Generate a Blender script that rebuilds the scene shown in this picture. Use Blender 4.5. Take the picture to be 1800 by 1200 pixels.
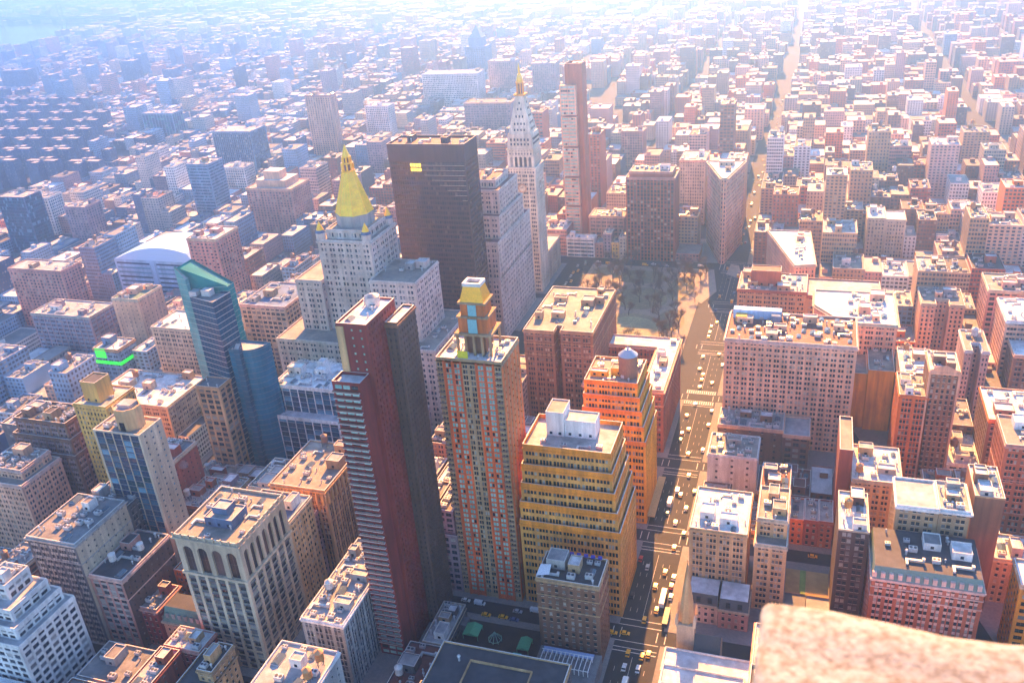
import bpy, math, random
import numpy as np
from math import radians, sin, cos, pi
from mathutils import Vector, Matrix

for o in list(bpy.data.objects):
    bpy.data.objects.remove(o, do_unlink=True)
scene = bpy.context.scene
COL = scene.collection

# ------------------------------------------------------------------ camera
CAM = np.array((11.8184, -17.4163, 324.2616))
YAW, PITCH, ROLL, FPX = radians(19.95), radians(25.99), radians(-4.71), 1565.1
_fw = np.array([sin(YAW)*cos(PITCH), -cos(YAW)*cos(PITCH), -sin(PITCH)])
_r0 = np.cross(_fw, [0, 0, 1.0]); _r0 /= np.linalg.norm(_r0); _u0 = np.cross(_r0, _fw)
_rt = _r0*cos(ROLL)+_u0*sin(ROLL); _up = -_r0*sin(ROLL)+_u0*cos(ROLL)
cd = bpy.data.cameras.new('camera'); cam = bpy.data.objects.new('camera', cd); COL.objects.link(cam)
cd.sensor_fit = 'HORIZONTAL'; cd.sensor_width = 36; cd.lens = 36*FPX/1800
cd.clip_start = 0.1; cd.clip_end = 40000
cam.matrix_world = Matrix(((_rt[0], _up[0], -_fw[0], CAM[0]), (_rt[1], _up[1], -_fw[1], CAM[1]), (_rt[2], _up[2], -_fw[2], CAM[2]), (0, 0, 0, 1)))
cd.dof.use_dof = True; cd.dof.focus_distance = 600; cd.dof.aperture_fstop = 4.0
scene.camera = cam

def proj(P):
    d = np.asarray(P, float)-CAM; z = d@_fw
    return np.stack([900+FPX*(d@_rt)/z, 600-FPX*(d@_up)/z], -1)

# ------------------------------------------------------------------ light
SUN_AZ, SUN_EL = radians(8.0), radians(29.0)          # degrees east of the avenue line, height
sun_dir = Vector((sin(SUN_AZ)*cos(SUN_EL), -cos(SUN_AZ)*cos(SUN_EL), sin(SUN_EL)))
world = bpy.data.worlds.new('World'); scene.world = world; world.use_nodes = True
wt = world.node_tree; wt.nodes.clear()
sky = wt.nodes.new('ShaderNodeTexSky'); sky.sky_type = 'NISHITA'; sky.sun_disc = False
sky.sun_elevation = SUN_EL; sky.sun_rotation = math.atan2(sun_dir.x, sun_dir.y)
sky.air_density = 1.0; sky.dust_density = 0.2; sky.ozone_density = 5.0
bg = wt.nodes.new('ShaderNodeBackground'); bg.inputs['Strength'].default_value = 0.075
wo = wt.nodes.new('ShaderNodeOutputWorld')
wt.links.new(sky.outputs[0], bg.inputs[0]); wt.links.new(bg.outputs[0], wo.inputs[0])
ld = bpy.data.lights.new('sun', 'SUN'); ld.energy = 5.0; ld.angle = radians(0.5); ld.color = (1.0, 0.41, 0.10)
sun = bpy.data.objects.new('sun', ld); COL.objects.link(sun)
sun.rotation_euler = sun_dir.to_track_quat('Z', 'Y').to_euler(); sun.location = (200, -900, 900)
scene.view_settings.view_transform = 'Standard'; scene.view_settings.look = 'None'
scene.view_settings.exposure = 2.75; scene.view_settings.gamma = 1.0
scene.view_settings.use_curve_mapping = False
cy = scene.cycles
cy.max_bounces = 5; cy.diffuse_bounces = 3; cy.glossy_bounces = 2; cy.transmission_bounces = 3; cy.volume_bounces = 1
cy.use_denoising = True; cy.caustics_reflective = False; cy.caustics_refractive = False

# ------------------------------------------------------------------ materials
MATS = {}
def _new(name):
    m = bpy.data.materials.new(name); m.use_nodes = True
    t = m.node_tree; b = t.nodes['Principled BSDF']
    return m, t, b
def _n(t, k, **kw):
    n = t.nodes.new(k)
    for a, v in kw.items():
        if a in n.inputs: n.inputs[a].default_value = v
        else: setattr(n, a, v)
    return n
def _noise(t, scale, zs=1.0, detail=3):
    tc = _n(t, 'ShaderNodeTexCoord'); mp = _n(t, 'ShaderNodeMapping'); mp.inputs['Scale'].default_value = (1, 1, zs)
    nz = _n(t, 'ShaderNodeTexNoise'); nz.inputs['Scale'].default_value = scale; nz.inputs['Detail'].default_value = detail
    t.links.new(tc.outputs['Object'], mp.inputs[0]); t.links.new(mp.outputs[0], nz.inputs['Vector'])
    return nz
def _vary(t, b, col, layers, rough, base_socket=None):
    """colour times a few noise layers: (scale, z-stretch, low, high)"""
    cur = base_socket
    for (s, zs, lo, hi) in layers:
        nz = _noise(t, s, zs)
        mr = _n(t, 'ShaderNodeMapRange'); mr.inputs['From Min'].default_value = .3; mr.inputs['From Max'].default_value = .7
        mr.inputs['To Min'].default_value = lo; mr.inputs['To Max'].default_value = hi
        t.links.new(nz.outputs['Fac'], mr.inputs['Value'])
        mx = _n(t, 'ShaderNodeVectorMath', operation='SCALE')
        if cur is None: mx.inputs[0].default_value = col[:3]
        else: t.links.new(cur, mx.inputs[0])
        t.links.new(mr.outputs[0], mx.inputs['Scale']); cur = mx.outputs[0]
    t.links.new(cur, b.inputs['Base Color']); b.inputs['Roughness'].default_value = rough
PAL = dict(cream=(.56,.45,.31), tan=(.45,.29,.15), brown=(.22,.105,.055), darkbrown=(.10,.058,.043), red=(.36,.085,.045),
           darkred=(.24,.03,.02), orange=(.68,.175,.03), ochre=(.82,.27,.012), white=(.78,.76,.72), grey=(.38,.37,.35),
           darkgrey=(.11,.11,.115), pink=(.66,.44,.36), paleblue=(.34,.56,.80), limestone=(.60,.52,.45), yellow=(.70,.42,.09),
           navy=(.03,.055,.13), rust=(.42,.125,.05), rose=(.52,.26,.20), mauve=(.34,.24,.27), coffee=(.27,.135,.07), sand=(.60,.37,.17),
           bluegrey=(.17,.29,.45), slate=(.085,.145,.26), vermilion=(.74,.13,.022), amber=(.86,.40,.02), honey=(.74,.34,.07), ivory=(.76,.66,.50), bronze=(.08,.033,.028), steel=(.28,.42,.58), peach=(.74,.42,.26))  # bluegrey, slate and steel pushed bluer to carry the left side's haze
def wall(c):
    k = 'wall_'+c
    if k not in MATS:
        m, t, b = _new(c+'_masonry'); MATS[k] = m
        _vary(t, b, PAL[c], [(.035, 1, .74, 1.18), (.5, .06, .72, 1.14), (.16, .4, .82, 1.12), (2.2, 1, .84, 1.12)], .88)
    return MATS[k]
ROOF = dict(silver=(.44,.43,.42), white=(.76,.75,.74), grey=(.22,.215,.21), dark=(.07,.07,.075), tan=(.34,.29,.24), blue=(.10,.19,.36), green=(.16,.30,.24), redroof=(.24,.09,.065))
def roofm(c):
    k = 'roof_'+c
    if k not in MATS:
        m, t, b = _new(c+'_roofing'); MATS[k] = m
        _vary(t, b, ROOF[c], [(.09, 1, .62, 1.12), (.35, 1, .72, 1.08), (4, 1, .88, 1.06)], .8)
    return MATS[k]
def flat(name, col, rough=.6, metal=0.0, var=((1.2, 1, .88, 1.1),), emit=None):
    k = 'flat_'+name
    if k not in MATS:
        m, t, b = _new(name); MATS[k] = m
        _vary(t, b, col, list(var), rough); b.inputs['Metallic'].default_value = metal
        if emit:
            b.inputs['Emission Color'].default_value = (*emit[:3], 1); b.inputs['Emission Strength'].default_value = emit[3]
    return MATS[k]
def glassm(name, col, rough=.12):
    k = 'glass_'+name
    if k not in MATS:
        m, t, b = _new(name+'_window_glass'); MATS[k] = m
        _vary(t, b, col, [(.11, 1, .75, 1.25)], rough); b.inputs['Specular IOR Level'].default_value = .22
    return MATS[k]
GL = dict(dark=[glassm('dark', (.010,.011,.014)), glassm('smoky', (.032,.032,.035)), glassm('blind', (.34,.32,.29), .5), glassm('half_blind', (.14,.13,.125), .3)])
GL['blue'] = [glassm('navy', (.012,.035,.075), .06), glassm('sea', (.02,.09,.15), .06), glassm('sky', (.10,.25,.36), .1), glassm('teal_dark', (.01,.04,.05), .06)]
GL['teal'] = [glassm('teal', (.004,.12,.20), .15), glassm('deep_teal', (.002,.055,.11), .12), glassm('green_teal', (.01,.20,.19), .15), glassm('pale_teal', (.10,.30,.30), .15)]
GL['aqua'] = [glassm('aqua', (.22,.42,.38), .2), glassm('dark', (0,0,0)), glassm('smoky', (0,0,0)), glassm('pale_aqua', (.32,.50,.45), .25)]
GL['bronze'] = [glassm('bronze', (.045,.026,.026), .1), glassm('deep_bronze', (.025,.015,.016), .1), glassm('brown_blind', (.10,.06,.055), .3), glassm('bronze2', (.06,.036,.034), .15)]
GLW = dict(dark=[.46,.22,.13,.19], blue=[.4,.3,.12,.18], teal=[.4,.3,.2,.1], aqua=[.5,.06,.08,.36], bronze=[.45,.3,.08,.17])

def pattern_mat():
    m, t, b = _new('storeyed_facade')
    uv = _n(t, 'ShaderNodeUVMap'); uv.uv_map = 'UVMap'
    at = _n(t, 'ShaderNodeAttribute'); at.attribute_name = 'tint'
    sp = _n(t, 'ShaderNodeSeparateXYZ'); t.links.new(uv.outputs[0], sp.inputs[0])
    def fr(i):
        n = _n(t, 'ShaderNodeMath', operation='FRACT'); t.links.new(sp.outputs[i], n.inputs[0]); return n
    def mth(op, a, bv):
        n = _n(t, 'ShaderNodeMath', operation=op)
        for i, v in enumerate((a, bv)):
            if isinstance(v, (int, float)): n.inputs[i].default_value = v
            else: t.links.new(v, n.inputs[i])
        return n.outputs[0]
    fu, fv = fr(0).outputs[0], fr(1).outputs[0]
    du = mth('ABSOLUTE', mth('SUBTRACT', fu, .5), 0); wmask = mth('LESS_THAN', du, mth('MULTIPLY', at.outputs['Alpha'], .5))
    dv = mth('ABSOLUTE', mth('SUBTRACT', fv, .54), 0); vmask = mth('LESS_THAN', dv, .27)
    pos = mth('GREATER_THAN', sp.outputs[0], 0.0)
    mask = mth('MULTIPLY', mth('MULTIPLY', wmask, vmask), pos)
    fl = _n(t, 'ShaderNodeVectorMath', operation='FLOOR'); t.links.new(uv.outputs[0], fl.inputs[0])
    ad = _n(t, 'ShaderNodeVectorMath', operation='ADD'); t.links.new(fl.outputs[0], ad.inputs[0]); t.links.new(at.outputs['Color'], ad.inputs[1])
    wn = _n(t, 'ShaderNodeTexWhiteNoise', noise_dimensions='3D'); t.links.new(ad.outputs[0], wn.inputs['Vector'])
    cr = _n(t, 'ShaderNodeValToRGB'); e = cr.color_ramp.elements
    e[0].position = 0; e[0].color = (.015,.018,.024,1); e[1].position = .62; e[1].color = (.05,.055,.06,1)
    x = cr.color_ramp.elements.new(.82); x.color = (.12,.115,.11,1); x = cr.color_ramp.elements.new(.95); x.color = (.34,.32,.29,1)
    t.links.new(wn.outputs['Value'], cr.inputs[0])
    nz = _noise(t, .05); mr = _n(t, 'ShaderNodeMapRange'); mr.inputs['From Min'].default_value = .3; mr.inputs['From Max'].default_value = .7
    mr.inputs['To Min'].default_value = .82; mr.inputs['To Max'].default_value = 1.16; t.links.new(nz.outputs['Fac'], mr.inputs['Value'])
    sc = _n(t, 'ShaderNodeVectorMath', operation='SCALE'); t.links.new(at.outputs['Color'], sc.inputs[0]); t.links.new(mr.outputs[0], sc.inputs['Scale'])
    mx = _n(t, 'ShaderNodeMix', data_type='RGBA'); t.links.new(mask, mx.inputs['Factor']); t.links.new(sc.outputs[0], mx.inputs['A']); t.links.new(cr.outputs[0], mx.inputs['B'])
    t.links.new(mx.outputs['Result'], b.inputs['Base Color'])
    rg = _n(t, 'ShaderNodeMapRange'); rg.inputs['To Min'].default_value = .88; rg.inputs['To Max'].default_value = .3; t.links.new(mask, rg.inputs['Value'])
    t.links.new(rg.outputs[0], b.inputs['Roughness'])
    return m
PATTERN = pattern_mat()
def tint_roof():
    m, t, b = _new('tinted_roofing')
    at = _n(t, 'ShaderNodeAttribute'); at.attribute_name = 'tint'
    _vary(t, b, None, [(.12, 1, .7, 1.15), (.7, 1, .85, 1.1)], .8, at.outputs['Color'])
    return m
TROOF = tint_roof()

# ------------------------------------------------------------------ mesh helper
class MB:
    """collects quads/polys; build() links them as ONE mesh object"""
    def __init__(s): s.P = []; s.M = []; s.X = []; s.T = []; s.U = []
    def quads(s, P, m=0, tint=None, uv=None):
        P = np.asarray(P, float).reshape(-1, 4, 3)
        if not len(P): return
        s.P.append(P); s.M.append(np.full(len(P), m) if np.isscalar(m) else np.asarray(m))
        if tint is not None: s.T.append(np.broadcast_to(np.asarray(tint, float), (len(P), 4)))
        if uv is not None: s.U.append(np.asarray(uv, float).reshape(-1, 4, 2))
    def quad(s, a, b, c, d, m=0): s.quads([[a, b, c, d]], m)
    def poly(s, pts, m=0): s.X.append(([tuple(p) for p in pts], m))
    def box(s, x0, x1, y0, y1, z0, z1, m=0, top=None, bottom=True):
        mt = m if top is None else top
        s.quads([[(x0,y0,z0),(x1,y0,z0),(x1,y0,z1),(x0,y0,z1)], [(x1,y0,z0),(x1,y1,z0),(x1,y1,z1),(x1,y0,z1)],
                 [(x1,y1,z0),(x0,y1,z0),(x0,y1,z1),(x1,y1,z1)], [(x0,y1,z0),(x0,y0,z0),(x0,y0,z1),(x0,y1,z1)]], m)
        s.quads([[(x0,y0,z1),(x1,y0,z1),(x1,y1,z1),(x0,y1,z1)]], mt)
        if bottom: s.quads([[(x0,y1,z0),(x1,y1,z0),(x1,y0,z0),(x0,y0,z0)]], m)
    def prism(s, pts, z0, z1, m=0, top=None, pts2=None):
        q = pts2 or pts; n = len(pts)
        for i in range(n):
            a, b = pts[i], pts[(i+1) % n]; c, d = q[(i+1) % n], q[i]
            s.quad((*a, z0), (*b, z0), (*c, z1), (*d, z1), m)
        if top is not False: s.poly([(*p, z1) for p in q], m if top is None else top)
    def cyl(s, x, y, z0, z1, r, m=0, n=16, r2=None, top=None):
        r2 = r if r2 is None else r2
        a = [(x+r*cos(2*pi*i/n), y+r*sin(2*pi*i/n)) for i in range(n)]; b = [(x+r2*cos(2*pi*i/n), y+r2*sin(2*pi*i/n)) for i in range(n)]
        s.prism(a, z0, z1, m, top, b)
    def bar(s, p, q, w, m=0):
        p, q = Vector(p), Vector(q); d = (q-p).normalized(); a = d.orthogonal().normalized()*w/2; b = d.cross(a)
        A = [p+a+b, p-a+b, p-a-b, p+a-b]; B = [v+(q-p) for v in A]
        for i in range(4): s.quad(A[i], A[(i+1) % 4], B[(i+1) % 4], B[i], m)
        s.quad(*A[::-1], m); s.quad(*B, m)
    def mesh(s, name, mats):
        me = bpy.data.meshes.new(name)
        P = np.concatenate(s.P) if s.P else np.zeros((0, 4, 3)); nq = len(P)
        V = P.reshape(-1, 3); st = np.arange(nq)*4; tot = np.full(nq, 4); mi = np.concatenate(s.M) if s.M else np.zeros(0, int)
        xs = [np.asarray(p, float) for p, _ in s.X]
        if xs:
            cn = np.array([len(x) for x in xs]); st = np.concatenate([st, nq*4+np.concatenate([[0], np.cumsum(cn)[:-1]])]); tot = np.concatenate([tot, cn])
            V = np.concatenate([V]+xs); mi = np.concatenate([mi, [m for _, m in s.X]])
        nv = len(V)
        me.vertices.add(nv); me.vertices.foreach_set('co', V.astype(np.float32).ravel())
        me.loops.add(nv); me.loops.foreach_set('vertex_index', np.arange(nv, dtype=np.int32))
        me.polygons.add(len(st)); me.polygons.foreach_set('loop_start', st.astype(np.int32)); me.polygons.foreach_set('loop_total', tot.astype(np.int32))
        me.polygons.foreach_set('material_index', mi.astype(np.int32))
        if s.T:
            T = np.repeat(np.concatenate(s.T), 4, axis=0)
            a = me.color_attributes.new('tint', 'FLOAT_COLOR', 'CORNER'); a.data.foreach_set('color', T.astype(np.float32).ravel())
        if s.U:
            u = me.uv_layers.new(name='UVMap'); u.data.foreach_set('uv', np.concatenate(s.U).astype(np.float32).ravel())
        for m in mats: me.materials.append(m)
        me.update(calc_edges=True); me.validate()
        return me
    def build(s, name, mats, parent=None, loc=None):
        o = bpy.data.objects.new(name, s.mesh(name, mats)); COL.objects.link(o)
        if parent is not None: o.parent = parent
        if loc is not None: o.location = loc
        return o
def tag(o, label=None, cat=None, group=None, kind=None):
    if label: o['label'] = label
    if cat: o['category'] = cat
    if group: o['group'] = group
    if kind: o['kind'] = kind
    return o
def thing(name, label, cat, loc=(0, 0, 0), rz=0, group=None):
    o = bpy.data.objects.new(name, None); COL.objects.link(o); o.location = loc; o.rotation_euler = (0, 0, rz)
    o.empty_display_size = 1
    return tag(o, label, cat, group)
def inst(name, me, parent, loc, rz=0, sc=None):
    o = bpy.data.objects.new(name, me); COL.objects.link(o); o.parent = parent; o.location = loc; o.rotation_euler = (0, 0, rz)
    if sc: o.scale = sc
    return o

# ------------------------------------------------------------------ building kit
#            bay  floor win  wfrac gap  hfrac sill recess
STY = dict(
    punch=(3.3, 3.7, 1, .42, 0, .52, .26, .28), pair=(4.8, 3.6, 2, .66, .5, .56, .24, .28), trip=(6.2, 3.8, 3, .72, .45, .56, .24, .3),
    loft=(4.6, 3.9, 1, .74, 0, .60, .20, .32), ribbon=(6.4, 3.7, 3, .90, .2, .50, .28, .25), slim=(2.6, 3.5, 1, .46, 0, .58, .24, .25),
    glass=(2.4, 3.7, 1, .94, 0, .90, .05, .06), stripe=(3.2, 3.6, 1, .70, 0, .64, .2, .5), quad=(7.4, 3.8, 4, .80, .35, .54, .26, .3),
    grid=(3.4, 3.5, 1, .62, 0, .62, .2, .35), sparse=(8.0, 4.2, 1, .16, 0, .36, .3, .25), apart=(3.9, 3.0, 1, .50, 0, .56, .24, .25),
    fins=(6.0, 3.6, 1, .90, 0, .86, .07, .35), dots=(4.4, 3.6, 1, .24, 0, .30, .3, .25), balc=(3.4, 3.1, 1, .86, 0, .62, .3, .2),
    mixed=(3.1, 2.95, 1, .70, 0, .66, .2, .25), piers=(5.6, 3.7, 2, .74, .25, .66, .18, .9), curtain=(1.9, 3.7, 1, .86, 0, .60, .2, .12), works=(7.2, 4.5, 4, .86, .35, .58, .2, .25), bigpair=(6.2, 4.2, 2, .60, .9, .54, .25, .1), bold=(4.2, 4.2, 1, .48, 0, .54, .25, .07), bays=(5.6, 3.7, 1, .70, 0, .72, .14, .8), ribs=(2.6, 3.1, 1, .34, 0, .5, .25, .5))
def intervals(L, st):
    bay, k, wf, gap = st[0], st[2], st[3], st[4]
    mg = min(.9, L*.06); n = max(1, round((L-2*mg)/bay)); bw = (L-2*mg)/n; g = bw*wf; w = (g-(k-1)*gap)/k
    return [(mg+i*bw+(bw-g)/2+j*(w+gap), mg+i*bw+(bw-g)/2+j*(w+gap)+w) for i in range(n) for j in range(k)]
def facade(mb, panes, a, b, z0, z1, st, mw=0, ms=1, cols=None, rows=None, bare=False):
    a, b = np.array(a, float), np.array(b, float); L = np.hypot(*(b-a))
    if L < .05: return
    u = (b-a)/L; n = np.array([u[1], -u[0]])
    def pt(s, z, d=0.0):
        s, z, d = np.broadcast_arrays(s, z, d); return np.stack([a[0]+u[0]*s-n[0]*d, a[1]+u[1]*s-n[1]*d, z], -1)
    def rect(s0, s1, y0, y1, d=0.0): return np.stack([pt(s0, y0, d), pt(s1, y0, d), pt(s1, y1, d), pt(s0, y1, d)], -2)
    H = z1-z0
    if bare or H < 2.6 or L < 2.5:
        mb.quads(rect(0., L, z0, z1)[None], mw); return
    if cols is None: cols = intervals(L, st)
    if rows is None:
        nf = max(1, round(H/st[1])); fh = H/nf; rows = [(z0+i*fh+st[6]*fh, z0+i*fh+(st[6]+st[5])*fh) for i in range(nf)]
    rec = st[7]; C = np.array(cols); R = np.array(rows)
    s = np.concatenate([[0], C.ravel(), [L]]); mb.quads(rect(s[0::2], s[1::2], z0, z1), mw)
    zz = np.concatenate([[z0], R.ravel(), [z1]]); ZA, ZB = zz[0::2], zz[1::2]
    c0 = np.repeat(C[:, 0], len(ZA)); c1 = np.repeat(C[:, 1], len(ZA))
    mb.quads(rect(c0, c1, np.tile(ZA, len(C)), np.tile(ZB, len(C))), ms)
    w0 = np.repeat(C[:, 0], len(R)); w1 = np.repeat(C[:, 1], len(R)); y0 = np.tile(R[:, 0], len(C)); y1 = np.tile(R[:, 1], len(C))
    q = lambda *p: np.stack([pt(*x) for x in p], -2)
    mb.quads(q((w0, y0), (w1, y0), (w1, y0, rec), (w0, y0, rec)), mw); mb.quads(q((w0, y1, rec), (w1, y1, rec), (w1, y1), (w0, y1)), ms)
    mb.quads(q((w0, y0), (w0, y0, rec), (w0, y1, rec), (w0, y1)), mw); mb.quads(q((w1, y0, rec), (w1, y0), (w1, y1), (w1, y1, rec)), mw)
    ang = math.atan2(u[1], u[0]); ctr = pt((w0+w1)/2, (y0+y1)/2, rec)
    for i in range(len(w0)): panes.append((ctr[i], ang, w1[i]-w0[i], y1[i]-y0[i], n))
PANE = {}
def pane_mesh(w, h, g, k):
    key = (round(w, 1), round(h, 1), g, k)
    if key not in PANE:
        w, h = max(key[0], .3)+.06, max(key[1], .3)+.06; m = MB()
        m.quad((-w/2, 0, -h/2), (w/2, 0, -h/2), (w/2, 0, h/2), (-w/2, 0, h/2), 0)
        m.quads([[(-w/2, -.04, -.05), (w/2, -.04, -.05), (w/2, -.04, .05), (-w/2, -.04, .05)]], 1)
        if w > 2.2: m.quads([[(-.05, -.04, -h/2), (.05, -.04, -h/2), (.05, -.04, h/2), (-.05, -.04, h/2)]], 1)
        if h < 2.5 and w < 2.6: m.box(-w/2-.08, w/2+.08, -.32, 0, -h/2-.14, -h/2, 2)
        PANE[key] = m.mesh('window', [GL[g][k], flat('window_sash', (.16, .15, .145), .5), flat('sill_and_sunlit_coping', (.66, .62, .57), .8)])
    return PANE[key]
def put_windows(root, panes, glass, rng, limit=100):
    """the windows that show largest are objects; the rest of them one part"""
    if not panes: return
    c = np.array([p[0] for p in panes]); nn = np.array([p[4] for p in panes]); d = CAM-c; r = np.linalg.norm(d, axis=1)
    face = (d[:, :2]*nn).sum(1)/r; px = proj(c); inside = (px[:, 0] > -10) & (px[:, 0] < 1810) & (px[:, 1] > -10) & (px[:, 1] < 1210)
    area = np.where((face > 0) & inside, face, -1)*np.array([p[2]*p[3] for p in panes])/r**2*(1+np.clip(c[:, 2], 0, 200)*.002)
    order = np.argsort(-area); big = [i for i in order[:limit] if area[i]*(FPX/1.758)**2 > 4.0]
    ks = rng.choices(range(4), GLW[glass], k=len(panes)); bs = set(big); L = root.location
    for i in big:
        p = panes[i]; inst('window', pane_mesh(p[2], p[3], glass, ks[i]), root, p[0]-np.array(L), p[1])
    rest = [i for i in range(len(panes)) if i not in bs]
    if rest:
        w = np.array([panes[i][2] for i in rest])/2+.03; h = np.array([panes[i][3] for i in rest])/2+.03
        cc = c[rest]; n = nn[rest]; U = np.stack([-n[:, 1], n[:, 0], 0*w], 1)*w[:, None]; Z = np.stack([0*h, 0*h, h], 1)
        m = MB(); m.quads(np.stack([cc-U-Z, cc+U-Z, cc+U+Z, cc-U+Z], 1), np.array([ks[i] for i in rest]))
        o = m.build('windows' if len(rest) > 1 else 'window', GL[glass], root, -L)
        if len(rest) > 1: o['kind'] = 'stuff'

# roof furniture, one mesh per kind, shared by every copy
def proto_tank(c):
    m = MB()
    for sx in (-1, 1):
        for sy in (-1, 1): m.bar((sx*1.2, sy*1.2, 0), (sx*1.2, sy*1.2, 3.2), .25, 1)
    m.bar((-1.2, -1.2, .4), (1.2, -1.2, 3), .14, 1); m.bar((1.2, 1.2, .4), (-1.2, 1.2, 3), .14, 1)
    m.box(-1.7, 1.7, -1.7, 1.7, 3.2, 3.45, 1); m.cyl(0, 0, 3.46, 7.4, 1.95, 0, 16, 1.85, False); m.cyl(0, 0, 7.4, 8.7, 2.1, 2, 16, .12)
    for z in (4.2, 5.2, 6.2): m.cyl(0, 0, z, z+.1, 2.02, 1, 16, 2.02, False)
    cols = dict(wood=(.24, .13, .075), pale=(.62, .61, .58), orange=(.55, .24, .06))
    return m.mesh('water_tank', [flat('tank_'+c, cols[c], .75, 0, ((3, .2, .75, 1.15),)), flat('tank_steel', (.08, .08, .085), .5), flat('tank_lid_'+c, tuple(v*.8+.06 for v in cols[c]), .7)])
def proto_unit():
    m = MB(); m.box(-1.4, 1.4, -1, 1, .35, 1.9, 0)
    for x in (-1.1, 1.1): m.box(x-.15, x+.15, -.9, .9, 0, .35, 1)
    for x in (-.7, .7): m.cyl(x, 0, 1.9, 2.05, .55, 1, 12)
    return m.mesh('air_unit', [flat('unit_metal', (.52, .53, .53), .45, .3), flat('unit_dark', (.06, .06, .065), .6)])
def proto_sky():
    m = MB(); m.box(-1.5, 1.5, -2.4, 2.4, 0, .5, 0)
    m.quads([[(-1.5,-2.4,.5),(1.5,-2.4,.5),(0,-2,1.3),(0,-2,1.3)], [(1.5,-2.4,.5),(1.5,2.4,.5),(0,2,1.3),(0,-2,1.3)], [(1.5,2.4,.5),(-1.5,2.4,.5),(0,2,1.3),(0,2,1.3)], [(-1.5,2.4,.5),(-1.5,-2.4,.5),(0,-2,1.3),(0,2,1.3)]], 1)
    return m.mesh('skylight', [flat('unit_metal', (0, 0, 0)), glassm('skylight', (.10, .14, .17), .15)])
def proto_vent():
    m = MB(); m.cyl(0, 0, 0, 1.8, .35, 0, 10); m.cyl(0, 0, 1.8, 2.3, .6, 0, 10, .3)
    return m.mesh('roof_vent', [flat('unit_metal', (0, 0, 0))])
def proto_duct():
    m = MB(); m.box(-3.5, 3.5, -.45, .45, .4, 1.2, 0); m.box(2.6, 3.5, .45, 3, .4, 1.2, 0)
    for x in (-3, 0, 2.4): m.box(x-.1, x+.1, -.4, .4, 0, .4, 1)
    m.box(-3.6, -2.6, -.6, .6, 1.2, 2.2, 0)
    return m.mesh('duct', [flat('unit_metal', (0, 0, 0)), flat('unit_dark', (0, 0, 0))])
PROTO = dict(wood=proto_tank('wood'), pale=proto_tank('pale'), orange=proto_tank('orange'), unit=proto_unit(), sky=proto_sky(), vent=proto_vent(), duct=proto_duct())
def penthouse(parent, x, y, w, d, h, wc, rc, name='penthouse', z=0, door=True):
    m = MB(); x0, x1, y0, y1 = x-w/2, x+w/2, y-d/2, y+d/2
    m.box(x0, x1, y0, y1, z, z+h, 0, 1, False); t = .3
    ring(m, rect(x0, x1, y0, y1), z+h, z+h+.6, t, 0, 0, 3)  # pale top face, sun on the rim put into its colour
    if door and w > 3:
        for i in range(max(1, int(w/4.5))):
            xx = x0+(i+.5)*w/max(1, int(w/4.5)); m.quads([[(xx+.7, y1+.03, z+.9), (xx-.7, y1+.03, z+.9), (xx-.7, y1+.03, z+2.4), (xx+.7, y1+.03, z+2.4)]], 2)
    return m.build(name, [wall(wc), roofm(rc), GL['dark'][0], flat('sill_and_sunlit_coping', (.66, .62, .57), .8)], parent)
def clutter(roof, x0, x1, y0, y1, z, n, rng, tank=0, wc='grey', rc='silver', pent=1, tankc=None):
    """roof furniture as sub-parts of the roof, kept clear of each other"""
    used = []; W, D = x1-x0, y1-y0
    def spot(w, d, tries=25):
        for _ in range(tries):
            if W-w < 1.6 or D-d < 1.6: return None
            x, y = rng.uniform(x0+w/2+.8, x1-w/2-.8), rng.uniform(y0+d/2+.8, y1-d/2-.8)
            if all(abs(x-a) > (w+c)/2+.3 or abs(y-b) > (d+e)/2+.3 for a, b, c, e in used):
                used.append((x, y, w, d)); return x, y
    for i in range(pent):
        w, d, h = min(W*.45, rng.uniform(4, 10)), min(D*.45, rng.uniform(4, 9)), rng.uniform(2.8, 5.2)
        p = spot(w, d)
        if p: penthouse(roof, p[0], p[1], w, d, h, wc if rng.random() < .7 else rng.choice(['white', 'grey', 'tan']), rng.choice(['silver', 'white', rc]), z=z)
    for i in range(tank):
        p = spot(4.4, 4.4)
        if p: inst('water_tank', PROTO[tankc or rng.choice(['wood', 'wood', 'pale', 'orange'])], roof, (p[0], p[1], z), rng.uniform(0, .7), (rng.uniform(.85, 1.1),)*3)
    for i in range(n):
        k = rng.choice(['unit', 'unit', 'unit', 'sky', 'vent', 'vent', 'duct']); wd = dict(unit=(3, 2.2), sky=(3.2, 5), vent=(1.3, 1.3), duct=(7.4, 4))[k]
        sc = rng.uniform(.8, 1.35)
        p = spot(wd[0]*sc, wd[1]*sc, 12)
        if p: inst(dict(unit='air_unit', sky='skylight', vent='roof_vent', duct='duct')[k], PROTO[k], roof, (p[0], p[1], z), 0, (sc,)*3)
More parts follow.
